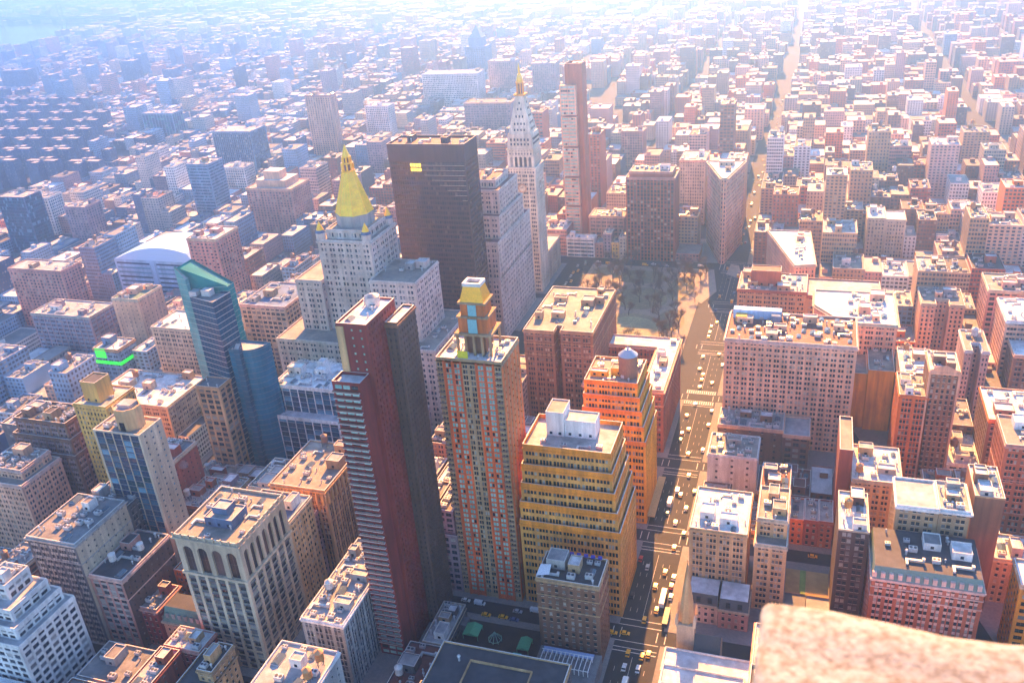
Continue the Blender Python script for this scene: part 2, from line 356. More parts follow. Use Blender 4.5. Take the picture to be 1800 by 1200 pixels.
def ring(mb, pts, z0, z1, t, m=0, out=0.0, mt=None):
    """a parapet or cornice: a wall of thickness t just inside (or standing out from) a footprint"""
    P = [np.array(p, float) for p in pts]; n = len(P); I = []; O = []
    for i in range(n):
        a, b, c = P[i-1], P[i], P[(i+1) % n]; e, f = (b-a)/np.hypot(*(b-a)), (c-b)/np.hypot(*(c-b))
        n1, n2 = np.array([e[1], -e[0]]), np.array([f[1], -f[0]]); k = (n1+n2)/(1+n1@n2)
        O.append(b+k*out); I.append(b-k*t)
    for i in range(n):
        j = (i+1) % n
        mb.quad((*O[i], z0), (*O[j], z0), (*O[j], z1), (*O[i], z1), m)
        if t > 0: mb.quad((*I[j], z0), (*I[i], z0), (*I[i], z1), (*I[j], z1), m)
        mb.quad((*O[i], z1), (*O[j], z1), (*I[j], z1), (*I[i], z1), m if mt is None else mt)
        if out > 0: mb.quad((*O[j], z0), (*O[i], z0), (*P[i], z0), (*P[j], z0), m)
HERO = []       # (root, x0, x1, y0, y1, H, visible-from height, short name)
def rect(x0, x1, y0, y1): return [(x0, y0), (x1, y0), (x1, y1), (x0, y1)]
def building(kind, label, tiers, wc, style, roof='silver', trim=None, span=None, glass='dark', cornice=.5, bands=(), n=8, tank=0, tankc=None, pent=1,
             cat='building', par=1.0, zvis=None, short=None, faces='NEW', group=None, limit=100, sides={}, reg=True, wc2=None, cl=None):
    T = []
    for t in tiers:
        o = t[-1] if isinstance(t[-1], dict) else {}
        if isinstance(t[0], (list, tuple)): T.append((list(t[0]), t[1], t[2], o))
        else: T.append((rect(*t[:4]), t[4], t[5], o))
    allp = np.array([p for t in T for p in t[0]]); x0, y0 = allp.min(0); x1, y1 = allp.max(0); H = max(t[2] for t in T)
    root = thing(kind, label, cat, ((x0+x1)/2, (y0+y1)/2, 0), 0, group); L = -root.location
    rng = random.Random(int(x0*13+y0*7+H)); st0 = STY[style]
    mb = MB(); panes = []; caps = []; topz = max(t[2] for t in T)
    mats = [wall(wc), wall(span or wc), wall(trim or wc), roofm(roof), wall(wc2 or wc)]
    for pts, z0, z1, o in T:
        fc = o.get('faces', faces); bare = o.get('bare', '')
        for i in range(len(pts)):
            a, b = pts[i], pts[(i+1) % len(pts)]; nx, ny = b[1]-a[1], a[0]-b[0]
            d = 'N' if ny > abs(nx) else 'S' if -ny > abs(nx) else 'E' if nx > 0 else 'W'
            sn = o.get('sides', sides).get(d, o.get('style', style)); alt = sn.endswith('*')
            facade(mb, panes, a, b, z0, z1, STY[sn.rstrip('*')], 4 if alt else 0, 4 if alt else 1, bare=(d not in fc) or d in bare)
        rf = MB(); rf.poly([(*p, z1-.002) for p in pts], 0); caps.append((rf, z1, 'roof' if z1 > topz-4 else 'terrace'))
        pr = o.get('par', par); pa, tr = MB(), MB()
        if pr: ring(pa, pts, z1, z1+pr, .42, 0, 0, 1); caps.append((pa, z1, 'parapet'))  # parapet tops paler than the wall: sunlit rims put into the colour
        cn = o.get('cornice', cornice)
        if cn: ring(tr, pts, z1-.9, z1-.05, 0, 0, cn); ring(tr, pts, z1-1.6, z1-.9, 0, 0, cn*.45)
        for bz in list(o.get('bands', ()))+[b for b in bands if z0 < b < z1-1]: ring(tr, pts, bz, bz+.5, 0, 0, .28)
        if tr.P: caps.append((tr, z1, 'cornice'))
    B = dict(root=root, rng=rng)
    B['wall'] = mb.build('wall', mats, root, L)
    put_windows(root, panes, glass, rng, limit)
    for q, z, nm in caps:
        o = q.build(nm, [roofm(roof)] if nm in ('roof', 'terrace') else [wall(trim or wc), flat('sill_and_sunlit_coping', (.66, .62, .57), .8)], root, L)
        if nm == 'roof' and (z == topz or 'roof' not in B): B['roof'] = o
    top = max(T, key=lambda t: t[2])[0]; tx = np.array(top); B['top'] = (tx[:, 0].min(), tx[:, 0].max(), tx[:, 1].min(), tx[:, 1].max(), H)
    if cl: clutter(B['roof'], *cl, H, int(n*1.7), rng, tank, wc, roof, pent, tankc)
    elif len(top) == 4 and (n or tank or pent): clutter(B['roof'], *B['top'][:4], H, int(n*1.7), rng, tank, wc, roof, pent, tankc)
    if reg: HERO.append((root, x0, x1, y0, y1, H, H*.4 if zvis is None else zvis, short))
    return B
def part(B, name, mb, mats, under=None):
    return mb.build(name, mats, B[under] if under else B['root'], None if under else -B['root'].location)

# ------------------------------------------------------------------ the setting: ground, streets, park, river
AV = [(-345, 13), (-205, 15), (76, 16), (231, 12), (381, 15), (512, 12), (645, 15), (845, 15), (1060, 15)]     # avenue centre lines, half widths
STC = [(-190, 9), (-266, 9), (-342, 9), (-418, 9), (-492, 9), (-578, 9), (-658, 9), (-738, 9), (-830, 13)]       # cross streets
y = -910
while y > -6500:
    STC.append((y, 9)); y -= 80
def gmat(name, col, layers, rough=.9):
    k = 'ground_'+name
    if k not in MATS:
        m, t, b = _new(name); MATS[k] = m; _vary(t, b, col, layers, rough)
    return MATS[k]
ASPH = gmat('asphalt', (.030, .029, .029), [(.02, 1, .8, 1.25), (.3, 1, .85, 1.15), (3, 1, .9, 1.1)])
PAVE = gmat('pavement_concrete', (.24, .225, .21), [(.05, 1, .8, 1.15), (.7, 1, .85, 1.12)])
PAINT = gmat('road_paint', (.72, .70, .66), [(.8, 1, .7, 1.05)])
SOIL = gmat('winter_lawn', (.23, .19, .095), [(.03, 1, .7, 1.25), (.25, 1, .8, 1.2)])
PATHM = gmat('path_stone', (.30, .24, .18), [(.1, 1, .85, 1.1)])
m = MB(); m.quad((-9000, -14000, 0), (14000, -14000, 0), (14000, 300, 0), (-9000, 300, 0))
tag(m.build('ground', [ASPH]), kind='structure')
TRI = [(62, -843), (112, -930), (62, -930)]
def bway(y): return 76-.33*(y+840)*-1 if y > -840 else 76+.33*(-840-y)*.75      # Broadway's centre line
def bway(y): return 78-(y+840)*.33 if y > -840 else 82+(-840-y)*.40
pv = MB()
for (a, ha), (b, hb) in zip(AV[:-1], AV[1:]):
    for (n, hn), (s, hs) in zip(STC[:-1], STC[1:]):
        x0, x1, y1, y0 = a+ha-5, b-hb+5, n-hn+4, s+hs-4
        if y0 < -1400: continue
        if a == 76 and -834 < y0 < -590: continue                     # the park
        if a == -205:                                                  # Broadway cuts this block
            xa, xb = bway(y1), bway(y0)
            if x0 < xb-9 and xa+9 < x1:
                pv.prism([(x0, y0), (xb-9, y0), (xa-9, y1), (x0, y1)], 0, .14)
                if xb+9 < x1: pv.prism([(xb+9, y0), (x1, y0), (x1, y1), (xa+9, y1)], 0, .14)
                continue
        if a == 76 and y1 < -840:
            xa, xb = bway(y1), bway(y0)
            if x0 < xb-9 and xb+9 < x1:
                pv.prism([(xb+9, y0), (x1, y0), (x1, y1), (xa+9, y1)], 0, .14)
                if xa-9 > x0: pv.prism([(x0, y0), (xb-9, y0), (xa-9, y1), (x0, y1)], 0, .14)
                continue
        pv.box(x0, x1, y0, y1, 0, .14, 0, None, False)
tag(pv.build('pavement', [PAVE]), kind='structure')
# painted markings: stop lines, crossings, lanes
mk = MB()
def sheet(mb, x0, x1, y0, y1, z=.004, m=0): mb.quad((x0, y0, z), (x1, y0, z), (x1, y1, z), (x0, y1, z), m)
for yc, hw in STC[:9]:
    for s in (-1, 1):
        ya = yc+s*(hw-3.6); yb = yc+s*(hw+.6)
        sheet(mk, 66, 87, ya-.2, ya+.2); sheet(mk, 66, 87, yb-.2, yb+.2)
        if s > 0: sheet(mk, 66, 87, yb+2.2, yb+2.7)
    for xa in (65.4, 87.2):
        for s in (-1, 1): sheet(mk, xa+s*2-.2, xa+s*2+.2, yc-hw+5.6, yc+hw-5.6)
    if yc == -578:
        for k in range(14):
            for s in (-1, 1): sheet(mk, 66.4+k*1.5, 67.2+k*1.5, yc+s*7.5-1.9, yc+s*7.5+1.9, .008)
for (yn, hn), (ys, hs) in zip(STC[:-1], STC[1:9]):
    for xl in (69.6, 73.0, 80.2, 83.6):
        yy = yn-hn-6
        while yy > ys+hs+8: sheet(mk, xl-.08, xl+.08, yy-3, yy); yy -= 9
    sheet(mk, 76.5, 76.7, ys+hs+6, yn-hn-4)
tag(mk.build('road_marking', [PAINT]), kind='structure')
# Madison Square's park: lawns and paths
pk = MB(); pk.box(99, 212, -822, -598, 0, .16, 0, None, False)
tag(pk.build('park_path', [PATHM]), kind='structure')
lw = MB()
def blob(cx, cy, rx, ry, n=22, k=0.0): return [(cx+rx*cos(2*pi*i/n)*(1+k*sin(3*2*pi*i/n)), cy+ry*sin(2*pi*i/n)) for i in range(n)]
for c in [(128, -640, 17, 26), (170, -628, 22, 20), (150, -682, 34, 30), (198, -676, 9, 34), (117, -702, 12, 24), (150, -745, 24, 24), (190, -742, 16, 24), (118, -772, 12, 28), (160, -795, 26, 16), (198, -798, 10, 18)]:
    lw.prism(blob(*c, 22, .06), .16, .30)
tag(lw.build('lawn', [SOIL]), kind='structure')
ov = MB(); ov.prism(blob(148, -684, 25, 21, 30), .3, .34); tag(ov.build('oval_lawn', [gmat('oval_turf', (.30, .28, .15), [(.05, 1, .8, 1.15), (.4, 1, .85, 1.12)])]), kind='structure')
# the traffic island and plazas in front of the triangular building
pl = MB(); pl.prism([(86, -770), (96, -742), (99, -745), (99, -822), (94, -822)], 0, .15); pl.prism([(66, -800), (72, -835), (80, -838), (82, -812)], 0, .15)
tag(pl.build('plaza', [gmat('plaza_gravel', (.32, .26, .21), [(.2, 1, .85, 1.1)])]), kind='structure')
# East River and the far shore
WATER, t_, b_ = _new('river_water'); b_.inputs['Base Color'].default_value = (.05, .075, .085, 1); b_.inputs['Roughness'].default_value = .22
nz_ = _noise(t_, .02); bp_ = _n(t_, 'ShaderNodeBump'); bp_.inputs['Strength'].default_value = .25; bp_.inputs['Distance'].default_value = 2.0
t_.links.new(nz_.outputs['Fac'], bp_.inputs['Height']); t_.links.new(bp_.outputs[0], b_.inputs['Normal'])
RIVER = [(1560, 300), (1560, -900), (1760, -1500), (2537, -2380), (2676, -2760), (2880, -3060), (2650, -3380), (2271, -3700), (2420, -3900), (2640, -3800), (3100, -3360), (3660, -3443), (3900, -3400), (3900, -2600), (3100, -1500), (2600, -400), (2600, 300)]
m = MB(); m.poly([(*p, .05) for p in RIVER[::-1]] if False else [(*p, .05) for p in RIVER]); tag(m.build('river_water', [WATER]), kind='structure')
def in_poly(px, py, poly):
    c = np.zeros(np.shape(px), bool); n = len(poly)
    for i in range(n):
        (xa, ya), (xb, yb) = poly[i], poly[i-1]
        c ^= ((ya > py) != (yb > py)) & (px < (xb-xa)*(py-ya)/((yb-ya) or 1e-9)+xa)
    return c

# ------------------------------------------------------------------ landmark buildings, the near left quarter
def arcade(mb, panes, a, b, z0, z1, n, edge=1.6, wf=.66, rec=1.0, m=0):
    """a storey of tall round-headed openings along one wall"""
    a, b = np.array(a, float), np.array(b, float); L = np.hypot(*(b-a)); u = (b-a)/L; nn = np.array([u[1], -u[0]])
    P = lambda s, z, d=0.0: (a[0]+u[0]*s-nn[0]*d, a[1]+u[1]*s-nn[1]*d, z)
    bw = (L-2*edge)/n; w = bw*wf; zs = z1-1.0-w/2; x = 0
    for i in range(n):
        s0 = edge+i*bw+(bw-w)/2; s1 = s0+w
        mb.quad(P(x, z0), P(s0, z0), P(s0, z1), P(x, z1), m); x = s1
        K = 10; A = [(s0+w/2-w/2*cos(pi*k/K), zs+w/2*sin(pi*k/K)) for k in range(K+1)]
        for k in range(K):
            (p, q), (r, t) = A[k], A[k+1]
            mb.quad(P(p, q), P(r, t), P(r, z1), P(p, z1), m); mb.quad(P(r, t), P(p, q), P(p, q, rec), P(r, t, rec), m)
        mb.quad(P(s0, z0), P(s0, z0, rec), P(s0, zs, rec), P(s0, zs), m); mb.quad(P(s1, z0, rec), P(s1, z0), P(s1, zs), P(s1, zs, rec), m)
        mb.quad(P(s0, z0), P(s1, z0), P(s1, z0, rec), P(s0, z0, rec), m)
        panes.append((np.array(P((s0+s1)/2, (z0+zs+w/2)/2, rec)), math.atan2(u[1], u[0]), w+.1, zs+w/2-z0, nn))
    mb.quad(P(x, z0), P(L, z0), P(L, z1), P(x, z1), m)
X0, X1, Y0, Y1 = 243.5, 278, -314, -276
A = building('arcaded_tower', 'cream stone tower with round arched top storey and dark striped shaft', [(X0, X1, Y0, Y1, 0, 57, dict(par=0, cornice=0, bands=(13,))), (X0, X1, Y0, Y1, 73, 77, dict(faces='', par=1.3, cornice=1.2))],
             'cream', 'bays', roof='tan', span='darkgrey', trim='cream', n=12, pent=0, zvis=8, short='the arcaded cream tower', cat='tower')
mb, pn = MB(), []
for a, b, k in (((X1, Y1), (X0, Y1), 4), ((X0, Y1), (X0, Y0), 7), ((X1, Y0), (X1, Y1), 7), ((X0, Y0), (X1, Y0), 4)): arcade(mb, pn, a, b, 57, 73, k)
ring(mb, rect(X0, X1, Y0, Y1), 55.6, 56.9, 0, 0, .7)
part(A, 'arcade', mb, [wall('cream')]); put_windows(A['root'], pn, 'bronze', A['rng'])
penthouse(A['roof'], 260, -292, 15, 12, 4.5, 'slate', 'silver', z=77); penthouse(A['roof'], 260.5, -292.5, 8, 7, 3, 'slate', 'silver', z=82.2, door=False, name='plant_room')
for xx, yy in [(x, Y1+.4) for x in np.linspace(X0, X1, 9)]+[(X0-.4, y) for y in np.linspace(Y0, Y1, 10)]:
    mb = MB(); mb.box(xx-.35, xx+.35, yy-.35, yy+.35, 77.0, 79.4); part(A, 'finial', mb, [wall('cream')])
building('brick_wing', 'lower tan wing behind the arcaded cream tower with glazed court roof', [(243.5, 272, -336, -314.2, 0, 61)], 'sand', 'pair', roof='blue', trim='cream', n=3, zvis=15, short='the tan wing')
Bt = building('glass_tower', 'slim tower with blue glass front and white fins beside blank cream wall', [(322, 351, -333, -316, 0, 100)], 'cream', 'fins', span='navy', glass='blue', roof='tan', trim='cream', wc2='cream', n=3, pent=0, cornice=0,
              sides={'W': 'dots*'}, zvis=20, short='the finned glass tower', cat='tower')
mb = MB(); oc = [(334+7.5*cos(pi/8+i*pi/4), -325+6.6*sin(pi/8+i*pi/4)) for i in range(8)]
mb.prism(oc, 100, 111, 0, 1); ring(mb, oc, 111, 112, .5, 0); mb.box(332.5, 335.5, -319, -318.7, 100, 105, 2); mb.box(330, 338, -329, -323, 111, 113, 1)
part(Bt, 'octagonal_penthouse', mb, [wall('sand'), roofm('silver'), GL['dark'][0]])
building('office_building', 'grey office block with corniced roof and pale blank side behind white stepped block', [(336, 366, -308, -272, 0, 64)], 'darkgrey', 'trip', trim='grey', span='grey', roof='grey', wc2='cream', sides={'W': 'dots*'}, n=14, cornice=.9, zvis=10, bands=(52,), short='the grey corniced block')
building('office_building', 'dark roofed grey extension behind the corniced grey block', [(336, 362, -335, -308.3, 0, 60)], 'darkgrey', 'pair', roof='grey', n=9, zvis=30, short=None)
building('loft_building', 'narrow pink trimmed loft with dark brick side wall and two white tanks', [(315, 335, -309, -273, 0, 45)], 'rose', 'loft', span='grey', trim='pink', roof='dark', wc2='darkbrown', sides={'W': 'dots*'}, n=8, tank=2, tankc='pale', zvis=6, bands=(33,), short='the pink trimmed loft')
E_ = [(330, 368, -258, -224, 0, 46), (334, 366, -256, -228, 46, 52), (338, 362, -254, -232, 52, 58), (344, 358, -252, -238, 58, 66)]
building('stepped_block', 'white stepped office block with dark square windows at the lower left corner', E_, 'white', 'loft', roof='silver', n=8, pent=1, zvis=6, cornice=.15, short='the white stepped block')
building('office_building', 'beige corner block with paired windows and cluttered roof beyond the white stepped block', [(424, 462, -352, -322, 0, 50), (428, 455, -350, -328, 50, 56)], 'peach', 'pair', trim='pink', roof='tan', n=14, zvis=10, short='the beige corner block')
building('office_building', 'dark brown stepped office block with black bulkheads on its roof', [(418, 468, -386, -357, 0, 48), (420, 464, -384, -359, 48, 58), (422, 461, -382, -361, 58, 68)], 'coffee', 'trip', trim='brown', span='mauve', roof='dark', n=16, pent=3, zvis=12, bands=(30, 39), short='the dark stepped block')
Yl = building('office_building', 'yellow brick building with open topped yellow bulkhead', [(392, 416, -390, -365.5, 0, 80)], 'yellow', 'slim', trim='yellow', roof='silver', n=2, pent=0, zvis=55, short='the yellow brick building')
penthouse(Yl['roof'], 405, -376, 11, 12, 13, 'yellow', 'dark', z=80)
building('warehouse', 'broad white roofed cream block with grey bulkhead beside the teal glass tower', [(405, 470, -468, -425, 0, 44)], 'cream', 'trip', trim='cream', roof='white', n=16, pent=4, tank=1, zvis=22, short='the white roofed block')
Gm = building('commercial_building', 'cluttered white roofed block beside the balconied red tower', [(197.5, 219, -334, -276, 0, 40)], 'grey', 'pair', trim='white', roof='silver', span='darkgrey', n=30, pent=4, tank=1, tankc='pale', zvis=10, short='the cluttered white roof')
Gh = building('ornate_building', 'brown office block with crown of pinnacles on its top storey', [(244.5, 278, -394, -350, 0, 54)], 'sand', 'pair', span='brown', trim='sand', roof='tan', n=10, pent=2, tank=1, zvis=18, bands=(34, 45), cornice=.8, short='the pinnacled block')
for i in range(9):
    x = 246+i*3.9; mb = MB(); mb.box(x-.6, x+.6, -350, -348.9, 45.6, 51); mb.prism(rect(x-.6, x+.6, -350, -348.9), 51, 54.5, 0, False, rect(x-.05, x+.05, -349.5, -349.4)); part(Gh, 'pinnacle', mb, [wall('sand')])
for i in range(11):
    y = -392+i*4; mb = MB(); mb.box(243.4, 244.5, y-.6, y+.6, 45.6, 51); mb.prism(rect(243.4, 244.5, y-.6, y+.6), 51, 54.5, 0, False, rect(243.9, 244, y-.05, y+.05)); part(Gh, 'pinnacle', mb, [wall('sand')])
building('brick_building', 'low dark building behind the arcaded cream tower with pale blue roof lights', [(250, 300, -348, -337, 0, 42)], 'mauve', 'pair', roof='grey', n=12, tank=0, zvis=36, short=None)
Dm = building('mansard_building', 'dark green mansard roofed building with peach walls at foot of the arcaded tower', [(279.5, 304, -292, -279, 0, 17)], 'peach', 'punch', trim='cream', roof='green', n=0, pent=0, zvis=8, cornice=.8, par=0, short='the green mansard')
mb = MB(); q0, q1 = rect(279.5, 304, -292, -279), rect(281, 302.5, -291, -281.5); mb.prism(q0, 17.05, 25, 0, 1, q1)
for i in range(6):
    x = 283+i*3.6; mb.box(x-.9, x+.9, -281.3, -279.6, 19, 22, 2, 0)
part(Dm, 'mansard_roof', mb, [roofm('green'), roofm('dark'), wall('grey')])
building('brick_building', 'small dark maroon building with bracketed cornice next to the green mansard', [(305, 316, -296, -278, 0, 24)], 'darkred', 'punch', trim='rose', roof='tan', n=4, zvis=8, cornice=1.1, short='the small maroon house')
building('brick_building', 'low grey roofed building with silver gutter in front of the white stepped block', [(288, 318, -258, -236, 0, 20)], 'grey', 'punch', roof='grey', n=4, zvis=4, short='the low grey roof')
building('brick_building', 'red brick tenement with small white roof at the bottom left', [(276, 287, -258, -232, 0, 24)], 'red', 'sparse', trim='red', roof='silver', n=6, zvis=4, short='the red tenement')
building('brick_building', 'maroon brick house with bright white roof under the arcaded tower', [(266, 286, -272, -259, 0, 24)], 'darkred', 'punch', trim='rose', roof='white', n=5, pent=1, zvis=8, short='the white roofed maroon house')
building('brick_building', 'tan brick walk-up with curved parapets and black roofs at the bottom edge', [(248, 265, -262, -226, 0, 24), (248, 256, -262, -245, 24, 30)], 'sand', 'punch', trim='tan', roof='dark', n=14, zvis=4, short='the tan walk-up')
building('industrial_building', 'white roofed block with orange tank at the bottom left corner', [(318.5, 366, -222, -190, 0, 26)], 'white', 'punch', roof='white', n=5, tank=2, tankc='orange', zvis=4, short=None)
building('brick_building', 'brown building with grey deck roof and pale tanks at the bottom left edge', [(287, 317, -233, -200, 0, 22)], 'brown', 'punch', roof='grey', n=6, tank=2, tankc='pale', zvis=4, short=None)
building('commercial_building', 'pale grey block with twin domed tanks on its roof', [(189, 217, -258, -232, 0, 44)], 'grey', 'dots', trim='white', roof='silver', n=5, tank=2, tankc='orange', pent=1, zvis=4, short='the twin tank block')
Nv = building('office_building', 'navy office block with thin white mullions left of the balconied red tower', [(282, 329, -472, -438, 0, 62), (280, 331, -474, -430, 0, 44)], 'white', 'fins', span='navy', glass='blue', roof='white', n=18, pent=3, zvis=16, cornice=.2, short='the navy mullioned block')

# teal glass tower: two leaning wedges, a tall back screen, glass wing
def slab(B, name, pts, z0, z1s, mat, line, rows=3.7, top=None):
    mb = MB(); n = len(pts)
    for i in range(n):
        j = (i+1) % n; mb.quad((*pts[i], z0), (*pts[j], z0), (*pts[j], z1s[j]), (*pts[i], z1s[i]), 0)
        a, b = np.array(pts[i], float), np.array(pts[j], float); L = np.hypot(*(b-a)); u = (b-a)/L; nn = np.array([u[1], -u[0]])
        z = z0+rows
        while z < min(z1s[i], z1s[j])-.5:
            p, q = a+nn*.12, b+nn*.12; mb.quads([[(*p, z), (*q, z), (*q, z+.22), (*p, z+.22)], [(*p, z+.22), (*q, z+.22), (*b, z+.22), (*a, z+.22)]], 1); z += rows
        for k in range(1, int(L/3)):
            p = a+u*(k*L/int(L/3)); q = p+u*.16; p = p+nn*.1; q = q+nn*.1; mb.quad((*p, z0), (*q, z0), (*q, min(z1s[i], z1s[j])), (*p, min(z1s[i], z1s[j])), 2)
    mb.poly([(*pts[i], z1s[i]-1.2) for i in range(n)], 3 if max(z1s)-min(z1s) < 9 else 0); ring(mb, pts, min(z1s)-.3, min(z1s), 0, 1, .1)
    return part(B, name, mb, [mat, flat(line, dict(pale_line=(.55, .62, .62), green_line=(.25, .42, .36), dim_line=(.12, .2, .22))[line], .4), flat('mullion', (.10, .14, .15), .4), roofm('silver')])
tg = thing('glass_tower', 'teal glass tower of two angled wedges with green edged side', 'tower', (350, -432, 0)); TGB = dict(root=tg)
slab(TGB, 'front_wedge', [(344, -437), (366, -437), (366, -427), (345.5, -421)], 0, [126, 126, 126, 126], GL['teal'][1], 'pale_line')
slab(TGB, 'back_screen', [(346, -445), (373, -445), (373, -430.5), (346, -438.5)], 0, [129, 143, 143, 129], GL['teal'][2], 'green_line')
slab(TGB, 'east_edge', [(366.3, -430), (373.6, -430), (373.6, -428.6), (366.3, -427.2)], 0, [137, 144, 144, 137], GL['teal'][3], 'green_line')
mb = MB(); wp = [(322, -436), (343.8, -436), (343.8, -423)]+[(334-11*sin(t), -436+13*cos(t)) for t in np.linspace(.1, 1.5, 8)]
slab(TGB, 'curved_wing', wp, 0, [94]*len(wp), GL['teal'][0], 'dim_line')
slab(TGB, 'fin_wall', [(334, -424), (338, -424), (338, -420), (334, -420)], 0, [99, 99, 96, 96], GL['blue'][1], 'dim_line')
part(TGB, 'rooftop_plant', (lambda q: (q.box(352, 358, -433, -428, 126, 130), q.box(361, 366, -432, -427, 126, 129), q)[2])(MB()), [flat('unit_metal', (0, 0, 0))])
HERO.append((tg, 320, 376, -450, -421, 140, 25, 'the teal glass tower'))
building('loft_building', 'cream gridded loft front tucked under the teal glass tower', [(345.5, 362, -420.6, -408, 0, 74)], 'sand', 'loft', trim='sand', roof='grey', span='tan', n=2, pent=0, zvis=15, short=None)

# balconied red tower
Rt = building('apartment_tower', 'tall dark red brick apartment tower with stacked white balconies', [(183, 196, -310, -301, 0, 151, dict(bare='W', par=1.4)), (181, 195, -338, -310.1, 0, 174, dict(sides={'W': 'ribs', 'N': 'dots'}))],
              'darkred', 'balc', glass='aqua', roof='white', trim='darkred', n=4, pent=0, cornice=0, zvis=5, short='the balconied red tower', cat='tower')
for i in range(46):
    z = 8+i*3.1; mb = MB(); mb.box(183.4, 195.8, -300.97, -299.7, z, z+.22, 0); mb.box(183.4, 195.8, -299.78, -299.7, z+.22, z+1.0, 1)
    part(Rt, 'balcony', mb, [flat('balcony_slab', (.66, .62, .58), .7), flat('balcony_rail', (.16, .10, .09), .5)])
mb = MB(); mb.box(191.6, 195.02, -310.09, -309.6, 151.2, 173.5); part(Rt, 'pale_pier', mb, [wall('sand')])
mb = MB(); mb.cyl(188, -331, 174, 178.5, 3.2, 0, 20, 3.2, 1); mb.cyl(188, -331, 178.5, 179.6, 3.3, 1, 20, 1); part(Rt, 'drum_tank', mb, [flat('unit_metal', (0, 0, 0)), flat('tank_dome', (.16, .2, .24), .4)])
building('apartment_tower', 'ribbed dark brown apartment slab joined behind the balconied red tower', [(175.3, 180.8, -345, -326, 0, 168)], 'darkbrown', 'ribs', glass='bronze', roof='white', trim='brown', n=0, pent=0, cornice=.6, zvis=5, short='the ribbed brown slab', cat='tower')

# rust tower with gold crowned turret
Bv = building('apartment_tower', 'rust brick apartment tower with gold capped turret on top', [(139, 171, -377, -351, 0, 139, dict(bare='N', sides={'W': 'dots', 'E': 'dots'}))], 'orange', 'mixed', span='tan', roof='white', trim='tan', n=12, pent=0, cornice=.3, zvis=6, short='the gold capped rust tower', cat='tower', par=1.4)
mb, pa_, pd_ = MB(), [], []; xs = [171, 167.6, 166.6, 163.3, 162.5, 159.2, 158.4, 151.6, 150.8, 147.5, 146.7, 143.4, 142.4, 139]
for i, k in enumerate('BPAPAPCPAPAPB'):
    a, b = (xs[i], -350.7), (xs[i+1], -350.7); fr = [(3+j*2.95, 5.05+j*2.95) for j in range(46)]
    if k == 'P': mb.box(b[0], a[0], -350.98, -350.2, 0, 139, 0)
    elif k == 'A': facade(mb, pa_, a, b, 0, 139, STY['balc'], 0, 0, cols=[(.35, 1.55), (1.75, 2.95)], rows=fr)
    elif k == 'C': facade(mb, pd_, a, b, 0, 139, STY['pair'], 1, 1, cols=[(.5, 1.5), (1.7, 2.7), (4.1, 5.1), (5.3, 6.3)], rows=fr)
    else:
        facade(mb, pd_, a, b, 0, 139, STY['pair'], 1, 1, cols=[(.5, 1.5), (1.9, 2.9)], rows=fr)
part(Bv, 'front_wall', mb, [wall('vermilion'), wall('tan')]); put_windows(Bv['root'], pa_, 'aqua', Bv['rng'], 70); put_windows(Bv['root'], pd_, 'dark', Bv['rng'], 30)
for j in range(44):
    for x0, x1 in ((167.8, 170.9), (139.1, 142.2)):
        mb = MB(); z = 7+j*2.95; mb.box(x0, x1, -350.68, -349.5, z, z+.2, 0); mb.box(x0, x1, -349.58, -349.5, z+.2, z+.95, 1); part(Bv, 'balcony', mb, [wall('tan'), flat('balcony_rail', (.16, .10, .09), .5)])
mb = MB()
for x in (146, 150, 154, 158, 162):
    for yy in (-358, -371): mb.box(x-.5, x+.5, yy-.5, yy+.5, 139, 149)
mb.box(149, 159, -369, -360, 139, 149, 1); mb.box(145, 163, -372, -357, 149, 150.2)
part(Bv, 'loggia', mb, [wall('tan'), wall('brown')])
mb = MB(); mb.box(147, 161, -370.5, -358.5, 150.2, 157.5); mb.box(148.2, 159.8, -369.5, -359.5, 158.3, 164); ring(mb, rect(146.4, 161.6, -371, -358), 157.5, 158.3, 3, 1); ring(mb, rect(147.2, 160.8, -370.3, -358.8), 164, 165, 5, 1)
part(Bv, 'turret', mb, [wall('orange'), wall('tan')])
mb = MB(); mb.box(151.8, 156.2, -358.3, -357.9, 150.3, 157.2); mb.box(152, 156, -359.4, -359, 158.4, 163.8); part(Bv, 'turret_window', mb, [flat('aqua_glazing', (.22, .50, .52), .2)])
mb = MB(); mb.prism(rect(148.2, 159.8, -369.5, -359.5), 165, 172, 0, 1, rect(150, 158, -368, -361.2)); part(Bv, 'gold_roof', mb, [flat('gold_leaf', (.90, .42, .012), .35, .25), roofm('dark')])
mb = MB(); ring(mb, rect(149.6, 158.4, -368.3, -360.9), 172, 173.6, 1.2); part(Bv, 'roof_rim', mb, [wall('white')])
mb = MB(); mb.box(155.5, 160.5, -352.6, -352.2, 140, 143.6); part(Bv, 'yellow_hoarding', mb, [flat('yellow_board', (.80, .70, .03), .6)])

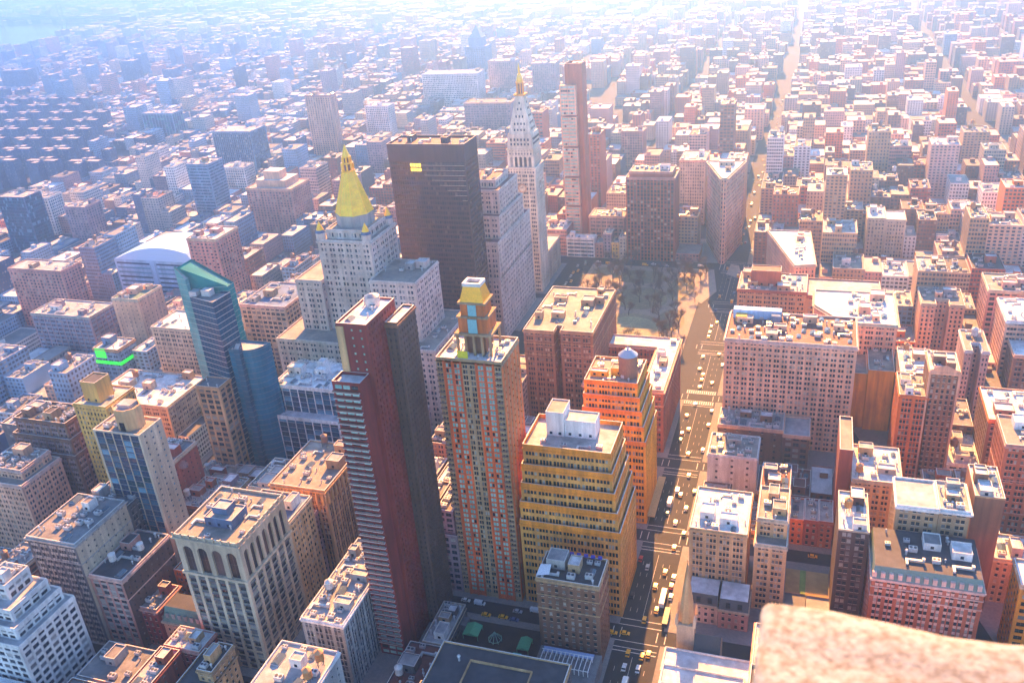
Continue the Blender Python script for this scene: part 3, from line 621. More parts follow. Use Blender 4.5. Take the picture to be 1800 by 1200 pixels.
# the two ochre setback blocks on the avenue
t = [(86.5, 137, -391, -352, 0, 50), (88, 137, -391, -354.2, 50, 59.5), (89.7, 136.6, -391, -356.6, 59.5, 69), (91.2, 136.3, -391, -359, 69, 78.5), (92.4, 136, -391, -362, 78.5, 88)]
Oc = building('setback_building', 'ochre and tan setback block with white rooftop house', [(*k, dict(par=2.4)) for k in t], 'honey', 'works', span='honey', trim='ochre', roof='silver', n=0, pent=0, cornice=.3, zvis=6, short='the ochre setback block')
penthouse(Oc['roof'], 123, -382, 9, 13, 13, 'white', 'tan', z=88); penthouse(Oc['roof'], 110.6, -381, 15.4, 10, 9, 'white', 'silver', z=88); clutter(Oc['roof'], 94, 135, -372, -363, 88, 5, Oc['rng'], 0, 'white', 'silver', 0)
t = [(88, 124, -464, -428, 0, 54), (89.2, 124, -464, -429, 54, 63), (90.4, 123.5, -463, -430, 63, 72), (91.6, 123, -462, -431, 72, 80), (93, 122.5, -461, -432.5, 80, 88)]
O2 = building('setback_building', 'orange terracotta setback block with huge round brown tank on top', [(*k, dict(par=1.3)) for k in t], 'amber', 'works', span='amber', trim='ochre', roof='tan', n=8, pent=2, cornice=.25, zvis=20, short='the terracotta setback block')
mb = MB(); mb.cyl(100, -443, 88, 101, 5.2, 0, 28, 5.2, False); mb.cyl(100, -443, 101, 104.4, 5.4, 1, 28, 1.4); mb.cyl(100, -443, 104.4, 106, .9, 1, 10, .1); part(O2, 'roof_tank', mb, [flat('tank_wood', (0, 0, 0)), flat('tank_dome_blue', (.30, .38, .46), .4)])
Tw = building('office_building', 'brown twin winged office block facing the pale corner block', [([(138, -588), (184, -588), (184, -515), (163.5, -515), (163.5, -524), (159.5, -524), (159.5, -517), (138, -517)], 0, 75)], 'coffee', 'trip', span='brown', trim='tan', roof='tan', n=8, pent=0, zvis=24, bands=(58, 66), short='the brown twin winged block')
clutter(Tw['roof'], 139, 158, -587, -526, 75, 9, Tw['rng'], 0, 'tan', 'white', 3); clutter(Tw['roof'], 161, 183, -587, -526, 75, 9, Tw['rng'], 0, 'sand', 'tan', 3)
U = building('office_building', 'red brick block with pale roof around open court beside the park', [([(90.5, -578), (142, -578), (142, -562), (104, -562), (104, -519), (142, -519), (142, -503), (90.5, -503)], 0, 45, dict(cornice=1.3))], 'rust', 'pair', span='red', trim='peach', roof='white', n=0, pent=0, zvis=12, bands=(34,), short='the courtyard block')
clutter(U['roof'], 91.5, 103, -577, -504, 45, 8, U['rng'], 0, 'white', 'white', 2); clutter(U['roof'], 105, 141, -518, -504, 45, 6, U['rng'], 0, 'white', 'white', 2)
Br = building('office_building', 'dark brown mid height block with white and blue tarpaulins on its roof', [(89.5, 119, -337.5, -318.5, 0, 47)], 'brown', 'punch', trim='tan', roof='dark', n=7, pent=2, zvis=5, bands=(30, 38), short='the tarpaulin roofed block')
mb = MB(); mb.quads([[(113, -320, 49.2), (119, -319, 48.4), (119, -327, 48.6), (113.5, -326, 50.2)][::-1]]); part(Br, 'white_tarpaulin', mb, [flat('tarp_white', (.8, .8, .82), .6)], None)
for i in range(7):
    mb = MB(); mb.box(92+i*3.4, 93.8+i*3.4, -337.2, -336.2, 48.2, 49.6); part(Br, 'blue_tarpaulin', mb, [flat('tarp_blue', (.05, .05, .42), .6)])
Dk = building('flat_roofed_block', 'black flat roofed block with pale rimmed skylight at the bottom centre', [(97, 157, -293, -232, 0, 24)], 'darkgrey', 'pair', trim='sand', roof='dark', n=0, pent=0, zvis=4, short='the black flat roof')
mb = MB(); ring(mb, rect(112, 141, -285, -250), 24, 25.2, .5, 0); mb.box(120, 131, -270, -262, 24, 27, 1); part(Dk, 'roof_rim', mb, [wall('sand'), wall('darkgrey')], 'roof')
inst('roof_vent', PROTO['vent'], Dk['roof'], (146, -284, 24), 0, (1.5,)*3)

# ------------------------------------------------------------------ landmark buildings, the middle
gold = flat('gold_leaf', (0, 0, 0)); goldy = flat('bright_gold', (1.0, .56, .004), .3, .2)
NY = building('pyramid_tower', 'pale stone tower with gilded octagonal pyramid roof and stepped shoulders',
    [(244, 366, -569, -503, 0, 60), (258, 292, -557, -516, 60, 103), (333.2, 354, -566, -522, 60, 98), (292.2, 333, -567, -526, 60, 127, dict(bands=(116,), cornice=.8)), (297, 328, -564, -531, 127, 133)],
    'limestone', 'bigpair', roof='tan', n=0, pent=0, cornice=.5, bands=(50, 92), zvis=18, short='the gilded pyramid', cat='tower', limit=100)
PX, PY = 314, -550
def octa(r, k=pi/8): return [(PX+r*cos(k+i*pi/4), PY+r*sin(k+i*pi/4)) for i in range(8)]
mb = MB(); mb.prism(octa(13.4), 133, 141, 0, 1); part(NY, 'octagonal_drum', mb, [wall('grey'), roofm('grey')])
mb = MB(); mb.prism(octa(13.2), 141, 169.5, 0, 0, octa(4.2)); o8_, i8_ = octa(13.25), octa(4.25)
for k in range(8):
    mb.bar((*o8_[k], 141), (*i8_[k], 169.4), .5, 1)
    a, b, c, d = [Vector(v) for v in ((*o8_[k], 141), (*o8_[(k+1) % 8], 141), (*i8_[(k+1) % 8], 169.4), (*i8_[k], 169.4))]
    for t in (.2, .4, .6, .8): mb.bar(a.lerp(d, t), b.lerp(c, t), .22, 1)
    for t in (.34, .66): mb.bar(a.lerp(b, t), d.lerp(c, t), .2, 1)
pyr = part(NY, 'gilded_pyramid', mb, [flat('gilded_tile', (1.0, .68, .006), .45, .0, ((.25, 1, .8, 1.1), (2.5, 1, .85, 1.1))), flat('gilded_rib', (1.0, .58, .004), .4, .0)])
mb = MB()
for z0, z1, r0, r1 in ((169.5, 170.3, 5, 5), (175, 175.7, 4.3, 4.3), (179.4, 180, 3.4, 3.4)): mb.prism(octa(r0), z0, z1, 0, 0, octa(r1))
for z0, z1, r in ((170.3, 175, 3.9), (175.7, 179.4, 2.9)):
    for p in octa(r): mb.box(p[0]-.45, p[0]+.45, p[1]-.45, p[1]+.45, z0, z1)
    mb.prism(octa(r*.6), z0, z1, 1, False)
mb.prism(octa(2.9), 180, 188, 0, False, octa(.15)); part(NY, 'lantern', mb, [goldy, flat('lantern_core', (.16, .07, .02), .6)])  # dark brown core inside the lantern's columns
for sx, sy in ((-1, 1), (1, 1), (-1, -1), (1, -1)):
    mb = MB(); x, y = PX+sx*17.5, -547+sy*17.5; mb.cyl(x, y, 127.1, 132, 3.4, 1, 12); mb.cyl(x, y, 132, 134, 3.6, 2, 12, 2.6); mb.cyl(x, y, 134, 140, 2.7, 0, 12, .1); part(NY, 'turret', mb, [goldy, wall('limestone'), wall('slate')])
clutter(NY['roof'], 245, 257, -567, -504, 60, 6, NY['rng'], 0, 'limestone', 'tan', 0); clutter(NY['roof'], 259, 290, -556, -530, 103, 4, NY['rng'], 0, 'limestone', 'silver', 2); clutter(NY['roof'], 258, 291, -514, -504, 60, 4, NY['rng'], 0)
Md = building('office_tower', 'dark bronze slab tower with yellow lit windows near its top', [(248, 308, -627, -601, 0, 163, dict(par=0, cornice=0)), (247.8, 308.2, -627.2, -600.8, 163, 174, dict(bare='NEW'))], 'bronze', 'curtain', glass='bronze', roof='redroof', trim='bronze', n=6, pent=2, cornice=0, zvis=45, par=1.5, short='the dark bronze tower', cat='tower')
for j in range(2):
    for i in range(4):
        mb = MB(); x = 291-i*2.15; z = 158.9-j*3.4; mb.quads([[(x, -600.7, z), (x-1.8, -600.7, z), (x-1.8, -600.7, z+2.3), (x, -600.7, z+2.3)]])
        part(Md, 'lit_window', mb, [flat('lit_window', (.8, .5, .05), .4, 0, ((.8, 1, .6, 1.2),), (1.0, .60, .04, .55))])
El = building('stepped_tower', 'pale stepped stone tower right of the dark bronze tower', [(243.5, 300, -729, -640, 0, 56), (243.5, 292, -728, -642, 56, 86, dict(bands=(84,))), (244.5, 286, -715, -652, 86, 104), (246, 282, -708, -660, 104, 123), (251, 277, -700, -668, 123, 129)], 'limestone', 'bigpair', roof='redroof', trim='limestone', n=4, pent=1, cornice=.4, zvis=20, short='the pale stepped tower', cat='tower')
mb = MB(); pn = []; arcade(mb, pn, (262, -639.7), (243.3, -639.7), 2, 20, 2, 2, .55, .25); part(El, 'entrance_arches', mb, [wall('limestone')]); put_windows(El['root'], pn, 'dark', El['rng'])
# white clock tower
Mt = building('clock_tower', 'slender white stone clock tower with stepped pyramid roof and golden lantern',
    [(242.2, 268, -772, -747.2, 0, 112, dict(cornice=0, par=0)), (243.4, 266.8, -770.8, -748.2, 128, 134, dict(par=0, style='slim')), (241.6, 268.6, -772.6, -746.6, 112, 118, dict(par=0, style='slim', cornice=.4))], 'ivory', 'trip', trim='ivory', roof='silver', n=0, pent=0, cornice=.9, zvis=30, short='the white clock tower', cat='tower')
mb, pn = MB(), []
c4 = rect(243, 267.2, -771.2, -747.8)
for i in range(4): arcade(mb, pn, c4[i], c4[(i+1) % 4], 118, 128, 5, 1.6, .62, .8)
part(Mt, 'loggia', mb, [wall('ivory')]); put_windows(Mt['root'], pn, 'dark', Mt['rng'])
for i, (x, y, rz) in enumerate(((255, -747.1, pi), (242.1, -759.5, -pi/2), (268.1, -759.5, pi/2))):
    f = thing('clock', None, None); f.parent = Mt['root']; f.location = (x-Mt['root'].location.x, y-Mt['root'].location.y, 99); f.rotation_euler = (0, 0, rz)
    mb = MB(); K = 28; mb.poly([(4.0*cos(2*pi*k/K), -.12, 4.0*sin(2*pi*k/K)) for k in range(K)], 0); mb.poly([(2.9*cos(2*pi*k/K), -.16, 2.9*sin(2*pi*k/K)) for k in range(K)], 1)
    for k in range(12):
        t = 2*pi*k/12; mb.bar((3.0*cos(t), -.2, 3.0*sin(t)), (3.7*cos(t), -.2, 3.7*sin(t)), .22, 2)
    mb.bar((0, -.25, 0), (.9, -.25, 2.4), .28, 2); mb.bar((0, -.25, 0), (-1.5, -.25, .6), .32, 2)
    o = mb.build('clock_face', [wall('sand'), wall('ivory'), flat('clock_hand', (.06, .05, .045), .5)], f)
def sq(r, cx=255, cy=-759.5): return rect(cx-r, cx+r, cy-r, cy+r)
mb = MB(); mb.prism(sq(11.7), 134, 146, 0, 1, sq(10.7)); mb.prism(sq(10.0), 146.3, 178, 0, 1, sq(3.6)); ring(mb, sq(10.2), 146, 146.8, 1.5, 0, .4)
for z, n in ((149, 4), (154, 4), (160, 3), (166, 2), (171, 1)):
    r = 10-(z-146.3)/31.7*6.4
    for i in range(n):
        x = 255+(i-(n-1)/2)*2.9; mb.box(x-.55, x+.55, -759.5+r-.6, -759.5+r+.12, z, z+1.9, 2); y = -759.5+(i-(n-1)/2)*2.9; mb.box(255-r-.12, 255-r+.6, y-.55, y+.55, z, z+1.9, 2)
for z in (137, 141):
    for i in range(6):
        x = 255+(i-2.5)*3.1; mb.box(x-.6, x+.6, -749, -747.7, z, z+1.9, 2); y = -759.5+(i-2.5)*3.1; mb.box(243.2, 244.6, y-.6, y+.6, z, z+1.9, 2)
part(Mt, 'pyramid_roof', mb, [wall('ivory'), roofm('silver'), GL['dark'][0]])
mb = MB(); ring(mb, sq(4.6), 178, 179.2, 4, 0, .3)
for k in range(8):
    t = pi/8+k*pi/4; mb.cyl(255+2.9*cos(t), -759.5+2.9*sin(t), 179.2, 188, .5, 0, 8)
mb.cyl(255, -759.5, 179.2, 188, 1.9, 1, 12); mb.cyl(255, -759.5, 188, 189, 3.6, 0, 16); part(Mt, 'cupola', mb, [wall('amber'), wall('brown')])
mb = MB(); mb.cyl(255, -759.5, 189, 191, 3.0, 0, 16, 2.9); mb.cyl(255, -759.5, 191, 195.5, 2.9, 0, 16, 1.5); mb.cyl(255, -759.5, 195.5, 199, .9, 0, 10, .8); mb.cyl(255, -759.5, 199, 204.5, 1.1, 0, 10, .1); part(Mt, 'golden_lantern', mb, [goldy])
building('office_building', 'low pale wing with tall piers at foot of the white clock tower', [(243.2, 290, -817, -771.8, 0, 30)], 'cream', 'piers', roof='silver', n=8, pent=1, zvis=8, short=None)
Om = building('apartment_tower', 'very slim rust brown tower with stacked pale glass boxes on its front', [(229.5, 246.5, -893, -875, 0, 182, dict(bare='NEW'))], 'rust', 'dots', roof='redroof', n=3, pent=0, cornice=0, zvis=20, short='the slim tower with stacked boxes', cat='tower', par=2)
for k in range(5):
    z0 = 14+k*30.5; mb, pn = MB(), []; bx = rect(235-.4*k*0, 251, -875, -869.5)
    for i in range(4): facade(mb, pn, bx[i], bx[(i+1) % 4], z0, z0+28.5, STY['ribbon'], bare=(i == 0))
    mb.poly([(*p, z0+28.5) for p in bx]); mb.poly([(*p, z0) for p in bx[::-1]]); part(Om, 'glass_box', mb, [wall('peach'), wall('peach')]); put_windows(Om['root'], pn, 'aqua', Om['rng'], 30)
mb = MB(); mb.box(246.7, 251, -893, -876, 0, 158); part(Om, 'side_slab', mb, [wall('sand')])
Fl = building('flatiron_building', 'pale wedge shaped triangular building standing between two avenues', [([(75, -898), (110.5, -896), (91.5, -838.5), (89, -836), (86.4, -838)], 0, 84, dict(cornice=1.5))], 'peach', 'bold', trim='cream', roof='white', n=0, pent=0, zvis=2, bands=(14, 64, 72), short='the wedge shaped building', faces='NEWS')
penthouse(Fl['roof'], 91, -886, 14, 10, 4, 'cream', 'white', z=84); penthouse(Fl['roof'], 88, -866, 5, 5, 3, 'sand', 'silver', z=84)
Mg = building('apartment_tower', 'broad rust coloured apartment slab with dark vertical window bands beside the park', [(134, 181, -868, -838, 0, 83), (137, 178, -866, -841, 83, 88, dict(bare='NEW'))], 'rust', 'stripe', span='brown', trim='rose', roof='tan', n=8, pent=1, zvis=3, cornice=.2, short='the rust apartment slab', cat='tower')
building('glass_building', 'low white banded glass pavilion at the corner of the park', [(214, 243, -850, -839, 0, 20)], 'white', 'ribbon', glass='blue', roof='white', n=4, pent=1, zvis=2, short='the white banded pavilion')
for (x0, x1, h, c, l) in ((205.5, 213.5, 15, 'rose', 'narrow rose row house between the pavilion and a mauve house'), (197, 205, 25, 'mauve', 'tall mauve row house near the white banded pavilion'), (189.5, 196.5, 16, 'yellow', 'small yellow row house facing the park'), (181.8, 189, 22, 'cream', 'cream row house hard against the rust apartment slab')):
    building('row_house', l, [(x0, x1, -856, -839.5, 0, h)], c, 'punch', roof='silver', n=2, pent=0, zvis=2)
building('loft_building', 'rose loft block with arched attic left of the rust apartment slab', [(188, 224, -886, -861, 0, 36)], 'rose', 'trip', roof='tan', trim='peach', n=8, pent=2, zvis=22)

# ------------------------------------------------------------------ landmark buildings, the right half
W = building('office_building', 'broad pale pink office block with close paired windows and rusty cluttered roof', [(-21, 56, -566, -524, 0, 74, dict(cornice=.9, par=1.3))], 'peach', 'pair', trim='pink', span='peach', roof='redroof', n=34, pent=5, tank=0, zvis=10, bands=(66,), short='the broad pale pink block')
mb = MB(); mb.box(24, 54, -563, -557, 74, 80, 0); mb.box(24.5, 30, -556.9, -552, 74, 79, 1); mb.box(45, 52, -556.9, -551, 74, 78, 2); part(W, 'roof_house', mb, [wall('paleblue'), wall('bluegrey'), wall('yellow')], 'roof')
building('office_building', 'pale corniced office block with slanting side behind the broad pink block', [([(-48, -587), (-14.5, -587), (4, -613), (4, -640), (-48, -640)][::-1], 0, 61, dict(cornice=1.5))], 'peach', 'trip', trim='cream', roof='white', n=12, pent=3, cl=(-46, -17, -638, -590), zvis=14, bands=(50,), short='the slant sided block')
B3 = building('office_building', 'wide tan block with brick bulkhead facing the park beyond the broad pink block', [(9.5, 60, -700, -664, 0, 48), (-43, 9.3, -700, -666, 0, 45)], 'sand', 'trip', roof='silver', trim='rust', n=16, pent=3, zvis=10, short='the wide tan block')
penthouse(B3['roof'], 40, -680, 22, 12, 12, 'rust', 'redroof', z=48)
building('office_building', 'orange block with long slanting facade and blank ochre end wall', [([(46, -796), (20, -713), (4, -717), (10, -796)], 0, 50)], 'peach', 'slim', trim='cream', roof='white', n=8, pent=2, cl=(11.5, 23, -788, -722), zvis=3, cornice=.8, short='the slanting orange block')
building('office_tower', 'tall cream office tower with small windows in the orange haze', [(-53.5, -38, -870, -836, 0, 50), (-70, -53.7, -862, -836, 0, 49)], 'cream', 'slim', roof='white', n=4, zvis=15, short='the tall cream block')
building('office_building', 'white fronted U shaped block with dark recessed court', [([(-99, -698), (-70, -698), (-70, -667), (-80, -667), (-80, -677), (-89, -677), (-89, -667), (-99, -667)], 0, 43)], 'peach', 'slim', trim='cream', roof='tan', n=10, pent=2, cl=(-98, -71, -697, -679), zvis=8, short='the U shaped block')
building('office_building', 'stone loft with tall shaded window bays at the right edge', [(-150, -112, -700, -667, 0, 56)], 'rose', 'loft', trim='cream', roof='tan', n=10, pent=2, zvis=20)
building('office_building', 'white office block with dark ribbon windows by the right edge', [(-160, -115, -650, -612, 0, 58)], 'peach', 'ribbon', trim='white', roof='white', n=8, pent=2, zvis=20)
Sl = building('office_tower', 'slender tall brown tower with gabled top and pale sunlit side', [(-74, -58.5, -527, -502, 0, 74)], 'coffee', 'slim', trim='peach', span='brown', roof='white', n=4, pent=2, zvis=10, short='the slender gabled tower', cat='tower')
mb = MB(); mb.quads([[(-58.5, -501.9, 75), (-74, -501.9, 75), (-66.5, -501.9, 78.5), (-66, -501.9, 78.5)]]); mb.box(-59.2, -58.2, -502.4, -501.6, 0, 75); mb.box(-74.2, -73.2, -502.4, -501.6, 0, 75); part(Sl, 'gable_front', mb, [wall('peach')])
building('office_building', 'white U shaped building with round tank behind the slender gabled tower', [([(-104, -620), (-89.5, -620), (-89.5, -588), (-94, -588), (-94, -600), (-99.5, -600), (-99.5, -588), (-104, -588)], 0, 46)], 'pink', 'slim', trim='white', roof='tan', n=6, pent=1, tank=1, tankc='pale', cl=(-103.5, -90, -619, -602), zvis=12)
building('loft_building', 'bright orange brick loft with pale bands and bulkhead', [(-60, -44.5, -530, -502, 0, 57)], 'orange', 'trip', trim='orange', span='rust', roof='tan', n=4, pent=2, zvis=8, short='the bright orange loft')
building('warehouse', 'windowless yellow block beside the broad pale pink block', [(-46.5, -31, -590, -556, 0, 43, dict(bare='NEW')), (-30.8, -23, -588, -558, 0, 39, dict(bare='NEW'))], 'amber', 'dots', trim='amber', roof='tan', n=4, pent=0, zvis=10, cornice=0, short='the yellow block')
building('loft_building', 'brown brick loft with pale tanks at the right edge of the frame', [(-160, -118, -625, -588, 0, 45)], 'coffee', 'pair', trim='peach', roof='white', n=8, tank=2, tankc='pale', zvis=15)
building('loft_building', 'orange sided block with large white roof at the right edge', [(-150, -92, -540, -502, 0, 46)], 'coffee', 'pair', trim='orange', roof='white', n=10, pent=2, zvis=12, short='the large white roof')
building('loft_building', 'red brown brick loft rising along the right edge of the frame', [(-150, -91, -482, -452, 0, 61)], 'rust', 'trip', trim='rose', roof='tan', n=8, pent=2, zvis=20, bands=(20, 40))
building('brick_building', 'tan brick block with triangular white roof and red bulkhead', [(-43, -19, -462, -428, 0, 46)], 'sand', 'pair', trim='cream', roof='white', n=7, pent=2, tank=1, tankc='orange', zvis=16, short='the tan triangular roofed block')
building('brick_building', 'thin red brick slice standing behind the pale striped lofts', [(-18.6, -12, -470, -436, 0, 58, dict(bare='NEW'))], 'red', 'dots', roof='tan', n=1, pent=0, zvis=12, cornice=0)
building('brick_building', 'tan block with white corner bay and railed white roof', [(-54, -36, -409, -386, 0, 63), (-67, -54.2, -409, -386.2, 0, 63.4, dict(cornice=1.1))], 'tan', 'pair', trim='white', roof='silver', n=8, pent=3, zvis=20, short='the white cornered block')
building('brick_building', 'dark brick block with blank walls and cluttered white roof', [(-82, -69.5, -422, -396, 0, 66, dict(bare='NEW'))], 'brown', 'dots', trim='tan', roof='white', n=12, pent=3, zvis=8, cornice=0, short='the dark blank block')
building('brick_building', 'low brown brick block with busy roof in front of the broad pink block', [(17.5, 56.5, -522, -501, 0, 26, dict(sides={'N': 'sparse'})), (2, 17.2, -522, -500, 0, 24)], 'brown', 'loft', trim='peach', roof='silver', n=16, pent=2, zvis=2)
building('brick_building', 'white painted narrow building with few windows beside the avenue', [(30, 58, -485, -461, 0, 30)], 'white', 'sparse', trim='white', roof='tan', n=10, pent=1, zvis=3, short='the white painted building')
building('brick_building', 'small brown corner shop building with grey canopy below the white painted building', [(44, 59.5, -460.5, -445, 0, 11)], 'brown', 'punch', roof='silver', n=2, pent=0, zvis=2)
building('loft_building', 'tan loft with bright cluttered roof at the avenue corner', [(29, 56.5, -407, -372, 0, 45)], 'sand', 'trip', trim='sand', span='tan', roof='white', n=10, pent=2, zvis=6, bands=(22,), short='the tan avenue loft')
Nt = building('loft_building', 'narrow tan tower with white balustrade next to the tan avenue loft', [(10.5, 25.5, -407, -373, 0, 40), (11, 25.2, -407, -380, 40, 50)], 'sand', 'trip', trim='cream', roof='tan', n=4, pent=2, zvis=8, short='the narrow tan tower')
for i in range(3): building('row_house', ['low orange brick house with pale roof facing the small green lot', 'low red brick house with pale roof, middle of three facing the lot', 'low rust house with pale roof against the sliver building'][i], [(10-7.4*(i+1)+.2, 10-7.4*i, -448, -428, 0, 16+i*.4)], ['orange', 'red', 'rust'][i], 'punch', roof='silver', n=4, pent=0, zvis=3)
building('sliver_tower', 'thin dark brick sliver with pale lit edge and white roof', [(-25, -11.5, -405, -374, 0, 54, dict(bare='E'))], 'darkbrown', 'pair', trim='cream', roof='white', n=5, pent=2, tank=1, tankc='orange', zvis=4, cornice=0, short='the dark sliver building')
Pk = building('hotel', 'pink and red brick hotel with green copper mansard edge and dark roof', [(-71, -26, -384, -354, 0, 46)], 'rust', 'pair', trim='pink', span='pink', roof='dark', n=10, pent=2, zvis=4, bands=(36, 41), cornice=.7, par=0, short='the green edged hotel')
mb = MB(); mb.prism(rect(-71, -26, -384, -354), 46.05, 51, 0, 1, rect(-70, -27, -384, -356.4))
for i in range(13):
    x = -69+i*3.5; mb.box(x-.9, x+.9, -355.6, -354.1, 46.2, 49, 2, 2)
part(Pk, 'mansard', mb, [flat('copper_green', (.15, .24, .20), .6), roofm('dark'), wall('pink')]); clutter(Pk['roof'], -69, -28, -383, -358, 51, 14, Pk['rng'], 0, 'white', 'grey', 2)
mb = MB()
for s in range(9):
    y = -381+s*3
    mb.box(-27.2, -26.0, y, y+2, 46.2, 50, 0)
building('brick_building', 'tan gridded building with sunlit face at the lower right edge', [(-120, -86, -380, -362, 0, 46)], 'ochre', 'loft', trim='peach', roof='white', n=5, pent=1, zvis=10, short='the gridded corner building')
building('brick_building', 'low tan brick building with white flat roof beyond the dark blank block', [(-115, -84, -424, -404, 0, 26)], 'tan', 'punch', trim='cream', roof='white', n=6, pent=1, tank=1, tankc='orange', zvis=10)
for i, (x0, x1, l) in enumerate(((40.3, 55, 'pink mansarded town house beside the church steeple'), (26, 40, 'rose mansarded town house next to the narrow tan tower'))):
    Mh = building('town_house', l, [(x0, x1, -371, -357+i*1.2, 0, 12)], ['pink', 'rose'][i], 'punch', trim='cream', roof='dark', n=0, pent=0, zvis=2, cornice=.6, par=0, faces='NEW')
    mb = MB(); y1 = -357+i*1.2; mb.prism(rect(x0, x1, -371, y1), 12.05, 16.5, 0, 1, rect(x0+.4, x1-.4, -371, y1-2.6)); mb.box(x0+3, x0+5, y1-1.9, y1-.4, 12.6, 15, 2); mb.box(x0+8.5, x0+10.5, y1-1.9, y1-.4, 12.6, 15, 2); part(Mh, 'mansard', mb, [flat('dark_slate', (.05, .055, .055), .5), roofm('white'), GL['dark'][1]])
Ch = thing('church', 'stone church with tall tapering pale steeple beside the avenue', 'church', (52, -330, 0)); CB = dict(root=Ch)
mb = MB(); mb.box(48, 56, -336, -328, 0, 24, 0); ring(mb, rect(48, 56, -336, -328), 24, 25, 1, 0, .5)
for sx in (-1, 1):
    for sy in (-1, 1): mb.box(52+sx*4-.7, 52+sx*4+.7, -332+sy*4-.7, -332+sy*4+.7, 25, 28); mb.prism(rect(52+sx*4-.7, 52+sx*4+.7, -332+sy*4-.7, -332+sy*4+.7), 28, 31.5, 0, False, rect(52+sx*4-.05, 52+sx*4+.05, -332+sy*4-.05, -332+sy*4+.05))
part(CB, 'bell_tower', mb, [wall('cream')])
mb = MB(); o8 = lambda r: [(52+r*cos(pi/8+k*pi/4), -332+r*sin(pi/8+k*pi/4)) for k in range(8)]
mb.prism(o8(3.9), 25, 31, 0, False, o8(3.4)); mb.prism(o8(3.4), 31, 57, 0, False, o8(.3)); mb.prism(o8(2.6), 38, 38.6, 0, 0); mb.box(51.9, 52.1, -332.1, -331.9, 57, 59.6); mb.box(51.4, 52.6, -332.1, -331.9, 58.4, 58.7)
part(CB, 'spire', mb, [wall('sand')])
mb = MB(); mb.box(36, 47.9, -337, -323, 0, 12, 0); x0, x1 = 36, 47.9
mb.quads([[(x0, -337, 12), (x1, -337, 12), (x1, -330, 19), (x0, -330, 19)], [(x1, -323, 12), (x0, -323, 12), (x0, -330, 19), (x1, -330, 19)]], 1); mb.poly([(x0, -323, 12), (x0, -337, 12), (x0, -330, 19)][::-1], 0)
part(CB, 'nave', mb, [wall('cream'), flat('dark_slate', (0, 0, 0))]); HERO.append((Ch, 36, 56, -337, -323, 59, 5, 'the church steeple'))
building('commercial_building', 'low building with stepped white roof terraces by the church', [(22, 60, -322, -309, 0, 15), (24, 59, -308.8, -296, 0, 18), (28, 58, -295.8, -280, 0, 21)], 'grey', 'ribbon', trim='white', roof='white', n=8, pent=2, zvis=2, short='the white terraced roofs')

# ------------------------------------------------------------------ distinct buildings of the middle distance, left
def mid(kind, label, x0, x1, y1, dep, H, wc, style, **k):
    return building(kind, label, [(x0, x1, y1-dep, y1, 0, H)], wc, style, limit=40, n=k.pop('n', 4), zvis=k.pop('zvis', H*.3), **k)
Bc = thing('college_building', 'large pale blue striped building with vaulted roof', 'building', (596, -680, 0)); BB = dict(root=Bc)
mb = MB(); fx = rect(549, 640, -700, -655)
for i in range(4):
    a, b = np.array(fx[i], float), np.array(fx[(i+1) % 4], float); L = np.hypot(*(b-a)); facade(mb, PB := [], a, b, 0, 50, STY['ribbon'], rows=[(4+k*4.6, 5.8+k*4.6) for k in range(10)], cols=[(2, L*.44), (L*.52, L-2)], bare=(i == 0)); put_windows(Bc, PB, 'blue', random.Random(4), 40)
part(BB, 'wall', mb, [wall('paleblue'), wall('paleblue')])
mb = MB(); V = [(549+91*k/14, 50+13*math.sin(pi*min(1, (k+2.5)/16))**.8) for k in range(15)]; V[0] = (549, 50); V[14] = (640, 50)
for k in range(14): mb.quad((V[k][0], -655, V[k][1]), (V[k+1][0], -655, V[k+1][1]), (V[k+1][0], -700, V[k+1][1]), (V[k][0], -700, V[k][1]), 0)
mb.poly([(x, -655, z) for x, z in V], 0); mb.poly([(x, -700, z) for x, z in V[::-1]], 0)
part(BB, 'vaulted_roof', mb, [flat('pale_blue_metal', (.38, .62, .88), .45, .1)]); HERO.append((Bc, 549, 640, -700, -655, 60, 15, 'the vaulted striped building'))
mid('apartment_tower', 'pinkish apartment slab with pale grid bays at the left edge', 650, 712, -600, 24, 58, 'rose', 'apart', trim='rose', zvis=25, short='the pink apartment slab')
mid('apartment_tower', 'rose brick apartment tower with zigzag balcony corner and red bulkheads', 498, 528, -628, 34, 84, 'rose', 'apart', trim='cream', roof='white', pent=3, zvis=30, short='the zigzag balconied tower')
mid('office_building', 'mauve brick industrial block with white steel gantries on roof', 570, 632, -540, 30, 45, 'mauve', 'trip', span='bluegrey', trim='grey', roof='silver', pent=3, n=8, zvis=12, short='the mauve industrial block')
mid('office_building', 'tan blank sided building rising behind the mauve industrial block', 520, 546, -545, 30, 62, 'peach', 'dots', trim='cream', roof='green', pent=3, zvis=30)
Gn = mid('office_building', 'blue grey building with glowing green neon bands on its top', 497, 520, -488, 20, 47, 'bluegrey', 'pair', trim='tan', roof='white', n=3, zvis=12, short='the green neon building')
mb = MB(); ring(mb, rect(497, 520, -508, -488), 35, 37.6, 0, 0, .35); mb.box(509, 518.5, -488, -487.6, 40, 47.5); part(Gn, 'neon_band', mb, [flat('green_neon', (.02, .5, .05), .4, 0, ((2, 1, .9, 1.1),), (.01, .9, .03, .2))])
mid('loft_building', 'cream gridded loft with dark blue roof left of the gilded pyramid', 391, 432, -556, 46, 59, 'cream', 'loft', trim='pink', roof='blue', pent=2, n=8, zvis=12, short='the cream gridded loft')
mid('office_building', 'cream corner block with pale band behind the teal glass tower', 426, 462, -490, 30, 68, 'cream', 'pair', trim='cream', roof='white', pent=1, zvis=15, bands=(30, 52), short='the cream banded block')
